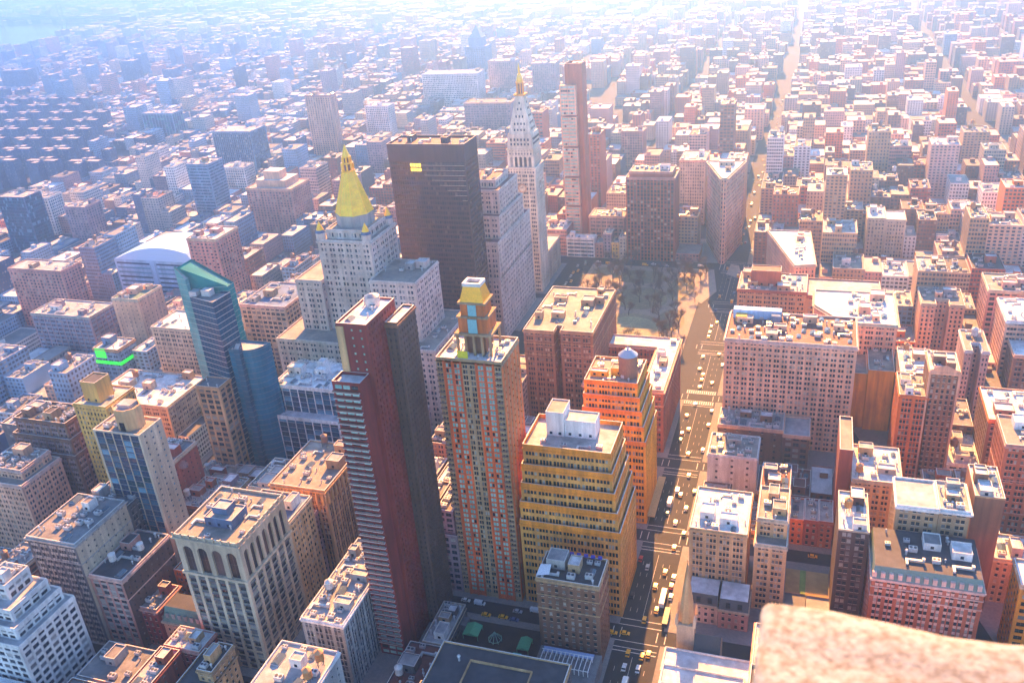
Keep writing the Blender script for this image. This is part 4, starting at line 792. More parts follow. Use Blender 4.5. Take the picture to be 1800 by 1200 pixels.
mid('apartment_tower', 'slim beige slab tower standing alone far behind', 681, 723, -1178, 18, 98, 'peach', 'apart', trim='rose', zvis=20, short='the lone beige slab')
mid('office_building', 'blue glass office block with deep dark cornices in the haze', 1074, 1138, -1314, 30, 45, 'steel', 'fins', glass='teal', span='slate', zvis=20)
mid('apartment_tower', 'pale vertically striped apartment tower left of the lone beige slab', 768, 832, -1093, 40, 66, 'bluegrey', 'stripe', span='slate', roof='silver', zvis=20, short='the pale striped tower')
mid('apartment_tower', 'grey blue tower with faceted front and thin floor lines', 687, 717, -882, 30, 78, 'bluegrey', 'ribbon', glass='blue', zvis=20, short='the faceted grey tower')
Tm = mid('apartment_tower', 'broad pinkish brown tower with small temple on its stepped top', 556, 614, -845, 40, 62, 'rose', 'apart', trim='peach', roof='silver', n=2, pent=0, zvis=25, short='the temple topped tower')
mb = MB(); mb.box(566, 604, -880, -852, 62, 70, 0, 1, False); mb.box(575, 595, -872, -856, 70, 79, 0, 1, False); part(Tm, 'stepped_top', mb, [wall('peach'), roofm('white')])
mid('office_building', 'white gridded office block with slanted top near the temple topped tower', 716, 752, -990, 24, 44, 'white', 'grid', glass='blue', zvis=15)
mid('glass_tower', 'deep blue glass tower at the left edge', 860, 900, -773, 26, 68, 'slate', 'glass', glass='blue', cornice=0, zvis=15, short='the deep blue tower', cat='tower')
mid('apartment_tower', 'white gridded tower next to the deep blue tower', 894, 928, -836, 24, 47, 'white', 'grid', glass='blue', zvis=15)
mid('apartment_tower', 'mauve brick apartment tower right of the white gridded tower', 796, 826, -792, 26, 52, 'mauve', 'apart', zvis=15)
mid('office_building', 'very broad white office block with deep window grid far behind', 590, 697, -1542, 40, 62, 'white', 'stripe', zvis=20, short='the broad white block')
mid('office_building', 'wide block with steep dark mansard roof behind the white clock tower', 462, 539, -1338, 34, 52, 'mauve', 'pair', trim='peach', roof='dark', zvis=20)
mid('apartment_tower', 'purple brown tower in the haze left of the golden lantern', 544, 597, -1622, 30, 69, 'mauve', 'apart', zvis=20)
mid('apartment_tower', 'purple brown tower in the haze right of the golden lantern', 460, 503, -1592, 30, 68, 'mauve', 'apart', zvis=20)
Ce = mid('office_tower', 'far pale tower with pointed roof above the broad white block', 676, 722, -1830, 40, 66, 'bluegrey', 'pair', n=0, pent=0, zvis=30, cat='tower')
mb = MB(); mb.prism(rect(684, 714, -1865, -1835), 66, 84, 0, 0); mb.prism(rect(686, 712, -1863, -1837), 84, 106, 0, 0, rect(698, 700, -1851, -1849)); part(Ce, 'pointed_roof', mb, [wall('bluegrey')])
mid('apartment_tower', 'white gridded tower right of the lone beige slab', 671, 712, -1337, 26, 49, 'white', 'grid', glass='blue', zvis=15)
mid('apartment_tower', 'lone dark blue tower far off on the left', 1598, 1638, -1860, 30, 54, 'slate', 'apart', zvis=10)
mid('apartment_tower', 'grey slab cluster tower at the far left edge', 1870, 1955, -1797, 30, 49, 'slate', 'apart', zvis=10)
mid('loft_building', 'tall cream loft with pink party wall left of the wedge shaped building', 119, 146, -949, 40, 70, 'cream', 'slim', trim='peach', zvis=20, short='the cream loft')
mid('loft_building', 'tall sand loft right behind the wedge shaped building', 78, 97, -946, 36, 70, 'sand', 'slim', trim='peach', zvis=20)
mid('apartment_tower', 'pinkish tower with pale window grid above the rust apartment slab', 225, 254, -1169, 24, 48, 'rose', 'grid', zvis=20)

# ------------------------------------------------------------------ the rest of the city: lots along the blocks
HB = np.array([h[1:7] for h in HERO])
SAMP = []
for (x0, x1, y0, y1, H, zv) in HB:
    for fz in (0, .33, .66, 1.0):
        z = zv+(H-zv)*fz
        for fx in (.1, .5, .9): SAMP.append((x0+(x1-x0)*fx, y1+.3, z))
        xs = x0-.3 if x0 > 40 else x1+.3
        for fy in (.2, .8): SAMP.append((xs, y0+(y1-y0)*fy, z))
for yy in range(-300, -850, -22):
    for xx in (66, 76, 86): SAMP.append((xx, yy, 0.5))
for yy in range(-620, -850, -25):
    for xx in (105, 130, 155, 180, 205): SAMP.append((xx, yy, 1.0))
for p in [(-5, -395, 0), (-5, -418, 0), (5, -390, 0), (120, -342, 0), (150, -342, 0), (130, -318, 0), (160, -315, 0)]: SAMP.append(p)
SAMP = np.array(SAMP, float)
def clearance(x0, x1, y0, y1):
    """height a building on this lot may have before it hides something seen in the photograph"""
    d = SAMP-CAM
    with np.errstate(divide='ignore', invalid='ignore'):
        ax, bx = (x0-CAM[0])/d[:, 0], (x1-CAM[0])/d[:, 0]; ay, by = (y0-CAM[1])/d[:, 1], (y1-CAM[1])/d[:, 1]
    lo = np.maximum(np.minimum(ax, bx), np.minimum(ay, by)); hi = np.minimum(np.minimum(np.maximum(ax, bx), np.maximum(ay, by)), .985)
    ok = (hi > lo) & (lo > 0)
    return float((CAM[2]+d[ok, 2]*hi[ok]).min()) if ok.any() else 999.0
def wanted(x, y, r):
    if x < 60: lo, hi = (26, 56) if y > -900 else (22, 55)
    elif x < 231: lo, hi = 26, 58
    elif x < 381: lo, hi = 24, 56
    elif x < 512: lo, hi = 18, 48
    elif x < 700: lo, hi = 14, 38
    else: lo, hi = 12, 26
    h = lo+(hi-lo)*r.random()**1.4
    if r.random() < .13: h += r.uniform(14, 40)
    return h
LOTS = []
for (a, ha), (b, hb) in zip(AV[:-1], AV[1:]):
    for (n, hn), (s, hs) in zip(STC[:13], STC[1:14]):
        if a == 76 and -834 < s < -590: continue
        X0, X1, YN, YS = a+ha, b-hb, n-hn, s+hs; ym = (YN+YS)/2
        for (r0, r1) in ((ym+.6, YN), (YS, ym-.6)):
            free = [(X0, X1)]
            cuts = [(h[1]-.4, h[2]+.4) for h in HERO if h[3] < r1-1 and h[4] > r0+1]
            if (a in (-205, 76)): bx = sorted((bway(r0), bway(r1))); cuts.append((bx[0]-10, bx[1]+10))
            if a == 76 and s < -830: cuts.append((60, 81))
            if a == -205: cuts.append((-12, 11) if -409 < r0 < -380 or -430 < r1 < -380 else (0, 0))
            for c0, c1 in cuts:
                free = [q for p in free for q in ((p[0], min(p[1], c0)), (max(p[0], c1), p[1])) if q[1]-q[0] > 6.5]
            for p0, p1 in free:
                r = random.Random(int(p0*31+r0*17)); x = p0
                while x < p1-6.5:
                    w = r.uniform(13, 27) if a < 500 else r.uniform(11, 24)
                    if p1-(x+w) < 9: w = p1-x
                    LOTS.append((x, min(x+w, p1)-.15, r0, r1, r)); x += w
CAND = []
for x0, x1, y0, y1, r in LOTS:
    cx, cy = (x0+x1)/2, (y0+y1)/2; px = proj([(cx, cy, 30)])[0]
    if cy > -215 or not (-70 < px[0] < 1870 and -60 < px[1] < 1290): continue
    h = wanted(cx, cy, r); c = clearance(x0, x1, y0, y1)
    h = min(h, c-1.5)
    if h < 5: continue
    if r.random() < .3: (y0, y1) = (y0+r.uniform(2, 8), y1) if cy > 0 else (y0, y1-0)
    d = math.hypot(cx-CAM[0], cy-CAM[1])
    CAND.append((-(x1-x0)*(h+12)/(d*d+CAM[2]**2), x0, x1, y0, y1, round(h, 1), d, r))
CAND.sort(key=lambda t: t[0])
NEAR, REST = CAND[:215], CAND[215:]
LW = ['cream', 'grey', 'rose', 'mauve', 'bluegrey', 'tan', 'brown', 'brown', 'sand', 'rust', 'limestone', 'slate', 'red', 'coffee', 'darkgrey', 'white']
WARM_CAST = ['peach', 'sand', 'rust', 'orange', 'coffee', 'cream', 'rose', 'white', 'tan', 'brown', 'pink', 'peach']  # warm cast of the light put into wall colours towards the right
HAZE_BLUE = ['bluegrey', 'steel', 'slate', 'steel', 'mauve', 'white', 'grey', 'bluegrey', 'rose', 'navy', 'limestone']  # blue haze of the far left put into these wall colours
WORD = dict(darkgrey='dark grey', steel='steel blue', navy='dark navy', cream='cream', grey='grey', rose='rose pink', mauve='mauve', bluegrey='blue grey', tan='tan', white='white', brown='brown', sand='sandy', rust='rust red', limestone='pale stone', slate='slate grey', red='red', pink='pink', peach='peach', orange='orange', coffee='coffee brown')
RWORD = dict(silver='light grey', white='white', grey='grey', dark='black', tan='tan', blue='blue', green='green', redroof='red')
NUM = 'zero one two three four five six seven eight nine ten eleven twelve thirteen fourteen fifteen sixteen seventeen eighteen nineteen twenty'.split()
ANCH = [(h[7], proj([((h[1]+h[2])/2, h[4], h[5]*.75)])[0], h) for h in HERO if h[7]]
ANCH = [a for a in ANCH if -20 < a[1][0] < 1820 and -20 < a[1][1] < 1220]
USED = set()
def place_words(x, y, h):
    p = proj([(x, y, h*.8)])[0]
    for nm, q, _ in sorted(ANCH, key=lambda a: np.hypot(*(a[1]-p))):
        dx, dy = p-q
        if abs(dx) > abs(dy)*1.1: yield ('left of ' if dx < 0 else 'right of ')+nm
        else: yield ('behind ' if dy < 0 else 'in front of ')+nm
def auto_label(x, y, h, wc, rc, feat, noun, fl):
    st = max(1, round(h/fl)); sw = NUM[st]+' storey' if st <= 20 else 'tall'
    for rel in place_words(x, y, h):
        for pre in (f'{WORD[wc]} {noun}{feat}', f'{sw} {WORD[wc]} {noun}{feat}', f'{sw} {WORD[wc]} {noun}{feat}, {RWORD[rc]} roof,'):
            l = f'{pre} {rel}'
            if l not in USED and 4 <= len(l.split()) <= 16:
                USED.add(l); return l
def pattern_box(mb, x0, x1, y0, y1, H, col, bay, fl, wf, par=1.0, sides='NEWS', z0=0):
    for (a, b, s) in (((x1, y1), (x0, y1), 'N'), ((x0, y1), (x0, y0), 'W'), ((x0, y0), (x1, y0), 'S'), ((x1, y0), (x1, y1), 'E')):
        L = math.hypot(b[0]-a[0], b[1]-a[1]); nb, nf = max(1, round(L/bay)), max(1, round((H-z0)/fl))
        uv = [(1, 1), (1+nb, 1), (1+nb, 1+nf), (1, 1+nf)] if s in sides else [(-1, -1)]*4
        mb.quads([[(*a, z0), (*b, z0), (*b, H), (*a, H)]], 0, (*col, wf), [uv])
        if par: mb.quads([[(*a, H), (*b, H), (*b, H+par), (*a, H+par)]], 0, (*col, 0), [[(-1, -1)]*4])
def far_building(x0, x1, y0, y1, H, r, wc, rc, noun, label, bay, fl, wf, n, tank, blank):
    root = thing(noun.replace(' ', '_'), label, 'building', ((x0+x1)/2, (y0+y1)/2, 0), 0, 'ordinary blocks of the city grid'); L = -root.location
    col = PAL[wc]; mb = MB(); pattern_box(mb, x0, x1, y0, y1, H, col, bay, fl, wf, 1.0, blank)
    t = .4; I = rect(x0+t, x1-t, y0+t, y1-t); O = rect(x0, x1, y0, y1)
    for i in range(4):
        j = (i+1) % 4; q = [[(*O[i], H+1), (*O[j], H+1), (*I[j], H+1), (*I[i], H+1)], [(*I[j], H), (*I[i], H), (*I[i], H+1), (*I[j], H+1)]]
        mb.quads(q[:1], 0, (.62, .58, .53, 0), [[(-1, -1)]*4]); mb.quads(q[1:], 0, (*col, 0), [[(-1, -1)]*4])  # pale tint on the rim's top stands for sunlight there
    mb.build('wall', [PATTERN], root, L)
    rf = MB(); rf.poly([(*p, H) for p in I]); roof = rf.build('roof', [roofm(rc)], root, L)
    clutter(roof, x0, x1, y0, y1, H, n, r, tank, wc, rc, 1 if r.random() < .75 else 2)
    return root
for (_, x0, x1, y0, y1, H, d, r) in NEAR:
    cx, cy = (x0+x1)/2, (y0+y1)/2; px = proj([(cx, cy, H)])[0]
    warm = r.random() < np.clip((px[0]-700)/500, 0.05, .97)  # lots farther right more often get the warm cast walls
    wc = r.choice(WARM_CAST if warm else (HAZE_BLUE if px[0] < 560 and d > 620 else LW)); rc = r.choice(['silver', 'silver', 'white', 'grey', 'grey', 'tan', 'dark', 'silver', 'redroof'])
    tank = 1 if r.random() < .38 else 0
    noun = r.choice(['loft building', 'brick building', 'office building', 'apartment building']) if H > 15 else r.choice(['row house', 'tenement', 'shop building'])
    st = r.choice(['pair', 'trip', 'punch', 'slim', 'loft', 'grid', 'pair']) if 'apart' not in noun else 'apart'
    lab = auto_label(cx, cy, H, wc, rc, ' with rooftop water tank' if tank else '', noun, STY[st][1])
    sd = {'E': 'dots', 'W': 'dots'} if r.random() < .4 else {}
    n = int(np.clip((x1-x0)*(y1-y0)/38, 3, 16))
    if d < 520:
        tiers = [(x0, x1, y0, y1, 0, H)]
        if H > 34 and r.random() < .35: k = H*r.uniform(.6, .8); tiers = [(x0, x1, y0, y1, 0, k), (x0+2, x1-2, y0+2.5, y1-2.5, k, H)]
        building(noun.replace(' ', '_'), lab, tiers, wc, st, roof=rc, trim=r.choice([wc, 'cream', 'tan', wc]), span=wc, n=n, tank=tank, pent=r.choice([1, 2, 2, 3]), cornice=r.choice([0, .4, .8]), sides=sd,
                 group='ordinary blocks of the city grid', limit=30, reg=False, bands=(H*.75,) if r.random() < .4 else ())
    else:
        far_building(x0, x1, y0, y1, H, r, wc, rc, noun, lab, STY[st][0]/max(1, STY[st][2]), STY[st][1], min(.72, STY[st][3]+.06), max(2, n//2), tank, 'NS' if sd else 'NEWS')

# slabs of the brick housing estate by the river; haze blue put into the brick colour
k = 0
for iy in range(8):
    for ix in range(9):
        x, y = 1010+ix*78+(iy % 2)*36, -1030-iy*66; p = proj([(x, y, 30)])[0]
        if not (-30 < p[0] < 175 and 150 < p[1] < 345): continue
        mb = MB(); c = (.075, .11, .20); rz = random.Random(k).random(); k += 1
        pattern_box(mb, x-28, x+28, y-7, y+7, 40, c, 3.6, 3.0, .46); pattern_box(mb, x-7, x+7, y-20, y-7.01, 40.3, c, 3.6, 3.0, .46); pattern_box(mb, x-7, x+7, y+7.01, y+20, 40.3, c, 3.6, 3.0, .46)
        t = thing('apartment_slab', 'dark cross shaped apartment slab in the housing estate by the river', 'apartment block', (x, y, 0), 0, 'slabs of the riverside housing estate')
        mb.build('wall', [PATTERN], t, -t.location)
        rf = MB(); rf.poly([(*q, 40.1) for q in rect(x-28, x+28, y-7, y+7)]); rf.poly([(*q, 40.4) for q in rect(x-7, x+7, y-20, y-7.01)]); rf.poly([(*q, 40.4) for q in rect(x-7, x+7, y+7.01, y+20)]); rf.box(x-3, x+3, y-3, y+3, 40.2, 44)
        rf.build('roof', [roofm('silver')], t, -t.location)

# everything farther: one mass of blocks
mass = MB(); rg = random.Random(11); MW = []; cnt = 0
def mass_box(x0, x1, y0, y1, H, c, rc, wf, bay, fl):
    pattern_box(mass, x0, x1, y0, y1, H, c, bay, fl, wf, .8)
    mass.quads([[(x0, y0, H), (x1, y0, H), (x1, y1, H), (x0, y1, H)]], 1, (*rc, 0), [[(-1, -1)]*4])
    if H > 12 and (x1-x0) > 9:
        px_, py_ = rg.uniform(x0+2, x1-6), rg.uniform(y0+2, y1-6); pattern_box(mass, px_, px_+4.5, py_, py_+4, H+3.5, c, 3, 3, 0, 0, '', H)
        mass.quads([[(px_, py_, H+3.5), (px_+4.5, py_, H+3.5), (px_+4.5, py_+4, H+3.5), (px_, py_+4, H+3.5)]], 1, (*rc, 0), [[(-1, -1)]*4])
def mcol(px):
    warm = rg.random() < np.clip((px-700)/500, .03, .97); c = PAL[rg.choice(WARM_CAST if warm else HAZE_BLUE if px < 560 else LW)]; j = rg.uniform(.8, 1.15); return tuple(v*j for v in c)
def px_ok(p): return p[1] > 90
def rcol(): v = rg.choice([.74, .56, .46, .38, .3, .22, .14]); return (v, v*.985, v*.96)
for (_, x0, x1, y0, y1, H, d, r) in REST:
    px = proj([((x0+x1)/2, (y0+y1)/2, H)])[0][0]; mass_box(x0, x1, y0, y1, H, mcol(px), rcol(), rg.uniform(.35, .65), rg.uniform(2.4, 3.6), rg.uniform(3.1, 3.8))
ys = STC[13][0]
y = ys-9
while y > -7000:
    far = -y > 2600
    row = 31 if not far else 44
    for (ra, rb) in ((y-row, y), (y-2*row-1, y-row-1)):
        x = -2400+rg.uniform(0, 20)
        while x < 6200:
            w = rg.uniform(12, 30) if not far else rg.uniform(22, 60)
            cx, cy = x+w/2, (ra+rb)/2; p = proj([(cx, cy, 15)])[0]
            vis = -60 < p[0] < 1860 and -25 < p[1] < 700
            ave = any(abs(cx-a-(-6 if a == 76 else 0)) < h*(.85 if cy > -1300 else .62)+w/2-2 for a, h in AV) or abs(cx-bway(cy)) < 9+w/2 and cy > -1900
            estate = 975 < cx < 1760 and cy > -1560 and p[0] < 190 and p[1] > 160
            if vis and not ave and not estate and not in_poly(cx, cy, RIVER):
                q = HB; hit = ((q[:, 0] < x+w) & (q[:, 1] > x) & (q[:, 2] < rb) & (q[:, 3] > ra)).any()
                if not hit:
                    e = cx > 420
                    h = rg.uniform(12, 24) if e else rg.uniform(16, 48)*rg.choice([.6, .8, 1])
                    if rg.random() < (.07 if e else .09): h = rg.uniform(34, 66)*(1 if px_ok(p) else .7)
                    if -y > 4500: h *= .7
                    c = clearance(x, x+w, ra, rb); h = min(h, max(8, c-2))
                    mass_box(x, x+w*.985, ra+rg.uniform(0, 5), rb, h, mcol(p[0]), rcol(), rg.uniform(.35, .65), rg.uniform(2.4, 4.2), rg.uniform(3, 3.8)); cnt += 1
            x += w
    y -= 2*row+1+(17 if not far else 18)
tag(mass.build('city_buildings', [PATTERN, TROOF]), 'mass of distant low city blocks fading into haze below the horizon', 'buildings', kind='stuff')

# ------------------------------------------------------------------ bridge over the river
br = thing('suspension_bridge', 'long pale suspension bridge with two steel towers crossing the far river', 'bridge', (2700, -3090, 0)); BR = dict(root=br)
steel = flat('bridge_steel', (.20, .22, .25), .6)
A0, A1 = Vector((2700, -3090, 42)), Vector((3900, -3400, 42)); dv = (A1-A0)
mb = MB(); mb.bar(A0, A1, 9, 0); part(BR, 'deck', mb, [steel])
tw = [A0+dv*.28, A0+dv*.66]
for p in tw:
    mb = MB()
    for s in (-9, 9): mb.bar((p.x+s*.25, p.y+s, 0), (p.x+s*.25, p.y+s, 102), 5)
    for z in (60, 78, 98): mb.bar((p.x-2.2, p.y-9, z), (p.x+2.2, p.y+9, z), 3)
    part(BR, 'tower', mb, [steel])
mb = MB()
for s in (-9, 9):
    pts = [A0+Vector((0, s, 6)), tw[0]+Vector((0, s, 58))]+[tw[0].lerp(tw[1], t)+Vector((0, s, 58-52*(1-(2*t-1)**2))) for t in np.linspace(.1, .9, 9)]+[tw[1]+Vector((0, s, 58)), A1+Vector((0, s, 6))]
    for a, b in zip(pts[:-1], pts[1:]): mb.bar(a, b, 1.6)
part(BR, 'cable', mb, [steel])

# ------------------------------------------------------------------ bare trees of the park
def tree_meshes(seed):
    r = random.Random(seed); t, c = MB(), MB(); tips = []
    def limb(p, d, L, w, lev):
        q = p+d*L; t.bar(p, q, w)
        if lev == 0: tips.append(q); return
        for k in range(3 if lev > 1 else 4):
            nd = (d+Vector((r.uniform(-1, 1), r.uniform(-1, 1), r.uniform(-.1, .7)))*.95).normalized(); limb(q, nd, L*r.uniform(.7, .95), w*.6, lev-1)
    limb(Vector((0, 0, 0)), Vector((0, 0, 1)), 3.6, .55, 3)
    for q in tips:
        for k in range(8):
            d = Vector((r.gauss(0, 1), r.gauss(0, 1), r.gauss(.4, .8))).normalized(); e = q+d*r.uniform(1.2, 3.4); s = d.orthogonal().normalized()*.05
            c.quads([[tuple(q-s), tuple(q+s), tuple(e+s), tuple(e-s)]], 0)
    bark = flat('bark', (.10, .07, .05), .9); tw = flat('twigs', (.15, .09, .055), .9); tw2 = flat('dry_leaves', (.26, .13, .05), .9)
    return t.mesh('trunk', [bark]), c.mesh('crown', [tw, tw2])
TM = [tree_meshes(s) for s in range(5)]
r = random.Random(5); placed = []
while len(placed) < 95:
    x, y = r.uniform(99, 210), r.uniform(-822, -600)
    if any(math.hypot(x-a, y-b) < 7 for a, b in placed): continue
    if math.hypot((x-148)/27, (y+684)/23) < 1: continue
    placed.append((x, y)); tm = r.choice(TM)
    t = thing('tree', 'bare brown winter tree standing among the paths of the square', 'tree', (x, y, .3), r.uniform(0, 6), 'bare trees of the park'); s = r.uniform(.85, 1.45)
    for n, me in zip(('trunk', 'crown'), tm): inst(n, me, t, (0, 0, 0), 0, (s, s, s))

# ------------------------------------------------------------------ traffic
def car_mesh(kind, col):
    m = MB(); tyre, gl = 1, 2
    if kind == 'car':
        L, Wd = 4.8, .95
        prof = [(-2.4, .35), (2.4, .35), (2.4, .85), (1.2, .95), (.6, 1.45), (-1.3, 1.48), (-1.9, 1.0), (-2.4, .95)]
    elif kind == 'van': Wd = 1.05; prof = [(-2.9, .4), (2.9, .4), (2.9, 1.0), (2.1, 1.25), (1.6, 2.2), (-2.9, 2.3)]
    elif kind == 'truck': Wd = 1.25; prof = [(-4.2, .6), (4.2, .6), (4.2, 1.6), (3.8, 2.5), (2.4, 2.6), (2.4, 3.4), (-4.2, 3.4)]
    else: Wd = 1.3; prof = [(-6, .45), (6, .45), (6, 2.9), (5.8, 3.1), (-5.9, 3.1), (-6, 3.0)]
    n = len(prof)
    for i in range(n):
        (a, z), (b, w) = prof[i], prof[(i+1) % n]; g = gl if kind in ('car', 'van') and abs(w-z) > .3 and abs(b-a) > .3 else 0
        m.quad((-Wd, a, z), (Wd, a, z), (Wd, b, w), (-Wd, b, w), g)
    m.poly([(Wd, a, z) for a, z in prof], 0); m.poly([(-Wd, a, z) for a, z in prof[::-1]], 0)
    if kind == 'car':
        for s in (-1, 1): m.quads([[(s*(Wd+.02), -1.5, 1.0), (s*(Wd+.02), .95, 1.0), (s*(Wd+.02), .5, 1.38), (s*(Wd+.02), -1.2, 1.4)][::s]], gl)
    if kind == 'bus':
        for s in (-1, 1): m.quads([[(s*(Wd+.02), -5.6, 1.5), (s*(Wd+.02), 5.6, 1.5), (s*(Wd+.02), 5.6, 2.5), (s*(Wd+.02), -5.6, 2.5)][::s]], gl)
        m.quads([[(-1.1, 6.02, 1.2), (1.1, 6.02, 1.2), (1.1, 6.02, 2.6), (-1.1, 6.02, 2.6)][::-1]], gl)
    hl = prof[1][0]*.66
    for s in (-1, 1):
        for yy in (-hl, hl):
            K = 10; m.poly([(s*(Wd+.04), yy+.36*cos(2*pi*k/K), .38+.36*sin(2*pi*k/K))for k in range(K)][::s], tyre)
    return m.mesh(kind, [flat('paint_'+col, dict(yellow=(.85, .40, .01), white=(.75, .75, .74), black=(.02, .02, .025), red=(.50, .02, .02), silver=(.42, .43, .45), blue=(.06, .12, .28))[col], .3, 0, ((.5, 1, .95, 1.05),)), flat('tyre', (.015, .015, .015), .8), glassm('car', (.02, .025, .03), .1)])
CM = {}
SP = [(-266, 'thirtieth'), (-342, 'twenty ninth'), (-418, 'twenty eighth'), (-492, 'twenty seventh'), (-578, 'twenty sixth')]
CARN = {}
def where(x, y):
    c = [(math.hypot(h[1]/2+h[2]/2-x, h[4]-y), h[7]) for h in HERO if h[7]]
    return [n for _, n in sorted(c)]
FLEET = []
def vehicle(kind, col, x, y, rz=0):
    key = (kind, col)
    if key not in CM: CM[key] = car_mesh(kind, col)
    noun = 'taxi' if kind == 'car' and col == 'yellow' else kind
    o = bpy.data.objects.new(noun, CM[key]); COL.objects.link(o)
    o.location = (x, y, .02); o.rotation_euler = (0, 0, rz)
    if 60 < x < 92 and y < -300 and abs(rz-pi) < .1:
        u = x+(7 if y < -850 else 0)
        spot = 'by the left kerb of the avenue' if u > 83.5 else 'in the left lane of the avenue' if u > 78.5 else 'in the middle lane of the avenue' if u > 73 else 'in the right lane of the avenue' if u > 67.5 else 'by the right kerb of the avenue'
        FLEET.append((o, col, noun, spot, 'from the near end', -y))
    else: FLEET.append((o, col, noun, 'on the street by '+where(x, y)[0], 'from the left', proj([(x, y, 0)])[0][0]))
ORD = 'first second third fourth fifth sixth seventh eighth ninth tenth eleventh twelfth thirteenth fourteenth fifteenth sixteenth seventeenth eighteenth nineteenth twentieth'.split()
def label_fleet():
    g = {}
    for f in FLEET: g.setdefault(f[1:5], []).append(f)
    for (col, noun, spot, frm), L in g.items():
        L.sort(key=lambda f: f[5])
        for i, f in enumerate(L):
            tag(f[0], f'{col} {noun} {spot}' if len(L) == 1 else f'{col} {noun} {spot}, {ORD[min(i, 19)]} {frm}', noun, 'vehicles on the avenue and streets')
C = [('car', 'yellow', p) for p in [(71, -389), (74.2, -377), (70.6, -360), (75.4, -352), (79, -328.5), (72.3, -328), (69.5, -330), (69.4, -410), (73, -459)]]
C += [('car', 'white', p) for p in [(72.6, -320), (79, -319.5), (66, -386), (72, -432)]]+[('car', 'silver', p) for p in [(65.2, -371), (71, -480), (68, -446.5), (80.8, -391)]]
C += [('car', 'black', p) for p in [(65.4, -464), (78, -440), (84.6, -368), (66, -423)]]+[('car', 'red', (66.2, -379)), ('car', 'red', (85.5, -397)), ('bus', 'white', (68.8, -368.5)), ('bus', 'black', (65, -355)), ('truck', 'white', (76.6, -309)), ('truck', 'white', (78, -450)), ('van', 'white', (75.4, -463))]
for k, c, p in C: vehicle(k, c, p[0], p[1], pi)
for k, c, x, y in [('car', 'yellow', 83, -341), ('car', 'yellow', 89, -340), ('car', 'yellow', 154, -337), ('car', 'yellow', 145, -337.5), ('car', 'yellow', -3, -419), ('van', 'white', 160, -344), ('car', 'silver', 139, -343), ('car', 'blue', 139, -337), ('van', 'white', 130, -345.5), ('car', 'white', 168, -344.5)]: vehicle(k, c, x, y, pi/2)
r = random.Random(9)
for y0, y1, n in ((-500, -570, 9), (-586, -650, 8), (-666, -730, 8), (-745, -830, 9), (-860, -1050, 16), (-1060, -1300, 22), (-1310, -1600, 18)):
    for i in range(n):
        y = y0+(y1-y0)*(i+r.uniform(.15, .85))/n; x = r.choice([66.2, 70.5, 74.6, 78.4, 82]) - (7 if y < -850 else 0)
        vehicle(r.choice(['car', 'car', 'car', 'car', 'van']), r.choice(['yellow', 'yellow', 'yellow', 'black', 'silver', 'black', 'red', 'blue', 'white']), x, y, pi)
for i in range(14):
    y = -735-i*6.5; vehicle('car', r.choice(['white', 'silver', 'yellow', 'black']), 222+r.choice([-3, 0, 3.5]), y-r.uniform(0, 3), 0)
for i in range(10):
    vehicle(r.choice(['car', 'van']), r.choice(['white', 'silver', 'yellow', 'black']), 105+i*11+r.uniform(0, 4), -830+r.choice([-5, -1.5, 2.5, 6]), pi/2)
for i in range(14):
    vehicle('car', ['white', 'black', 'silver', 'white', 'black', 'red', 'white'][(i*3) % 7], 8.6-(i % 7)*2.8, -372+(i//7)*6.4, 0)

label_fleet()

# ------------------------------------------------------------------ small yards seen from above
yd = thing('roof_garden', 'yard with bright green canopies and black sheds under the ribbed brown slab', 'yard', (140, -312, 0)); YD = dict(root=yd)
gcol = flat('green_canopy', (.08, .42, .20), .6); tq = flat('turquoise_canopy', (.10, .52, .42), .5)
for nm, b, mt in (('yard_ground', (99, 171.3, -332.6, -295.5, .14, .2), gmat('dark_yard', (.035, .030, .026), [(.2, 1, .7, 1.3)])), ('canopy', (152, 160, -327, -319, 3, 3.6), gcol), ('canopy', (125, 131, -324, -316, 3, 3.5), gcol), ('canopy', (164, 171, -306, -297, 4, 5), tq), ('hedge', (120, 152, -301, -299.4, 0, 1.8), gcol), ('hedge', (118, 121, -312, -300, 0, 1.6), gcol), ('kiosk', (127, 131, -312, -307, 0, 5), tq), ('shed', (104, 115, -314, -297, 0, 6), roofm('dark')), ('paving', (134, 158, -316, -302, 0, .25), PAVE), ('shed', (160, 164, -330, -324, 0, 4), roofm('grey'))):
    mb = MB(); x0, x1, y0, y1, z0, z1 = b
    if nm == 'canopy':
        mb.prism(rect(x0, x1, y0, y1), z0, z0+.25, 0, False); mb.prism(rect(x0, x1, y0, y1), z0+.25, z1+1, 0, 0, rect((x0+x1)/2-.2, (x0+x1)/2+.2, y0, y1))
        for xx in (x0+.2, x1-.2):
            for yy in (y0+.2, y1-.2): mb.bar((xx, yy, 0), (xx, yy, z0), .2)
    else: mb.box(*b)
    part(YD, nm, mb, [mt])
mb = MB()
for k in range(8):
    a = 2*pi*k/8; mb.bar((144+3.4*cos(a), -322+3.4*sin(a), .2), (144, -322, 5.5), .28); mb.bar((144+3.4*cos(a), -322+3.4*sin(a), 1.2), (144+3.4*cos(a+pi/4), -322+3.4*sin(a+pi/4), 1.2), .3)
part(YD, 'gazebo', mb, [flat('gazebo_green', (.22, .46, .36), .5)])
pg = thing('pergola_terrace', 'low terrace with white ribbed pergola and blue awnings at the avenue', 'terrace', (102, -306, 0)); PG = dict(root=pg)
mb = MB(); mb.box(88.6, 118, -316, -295, 0, 9, 0); part(PG, 'terrace', mb, [roofm('grey')])
mb = MB()
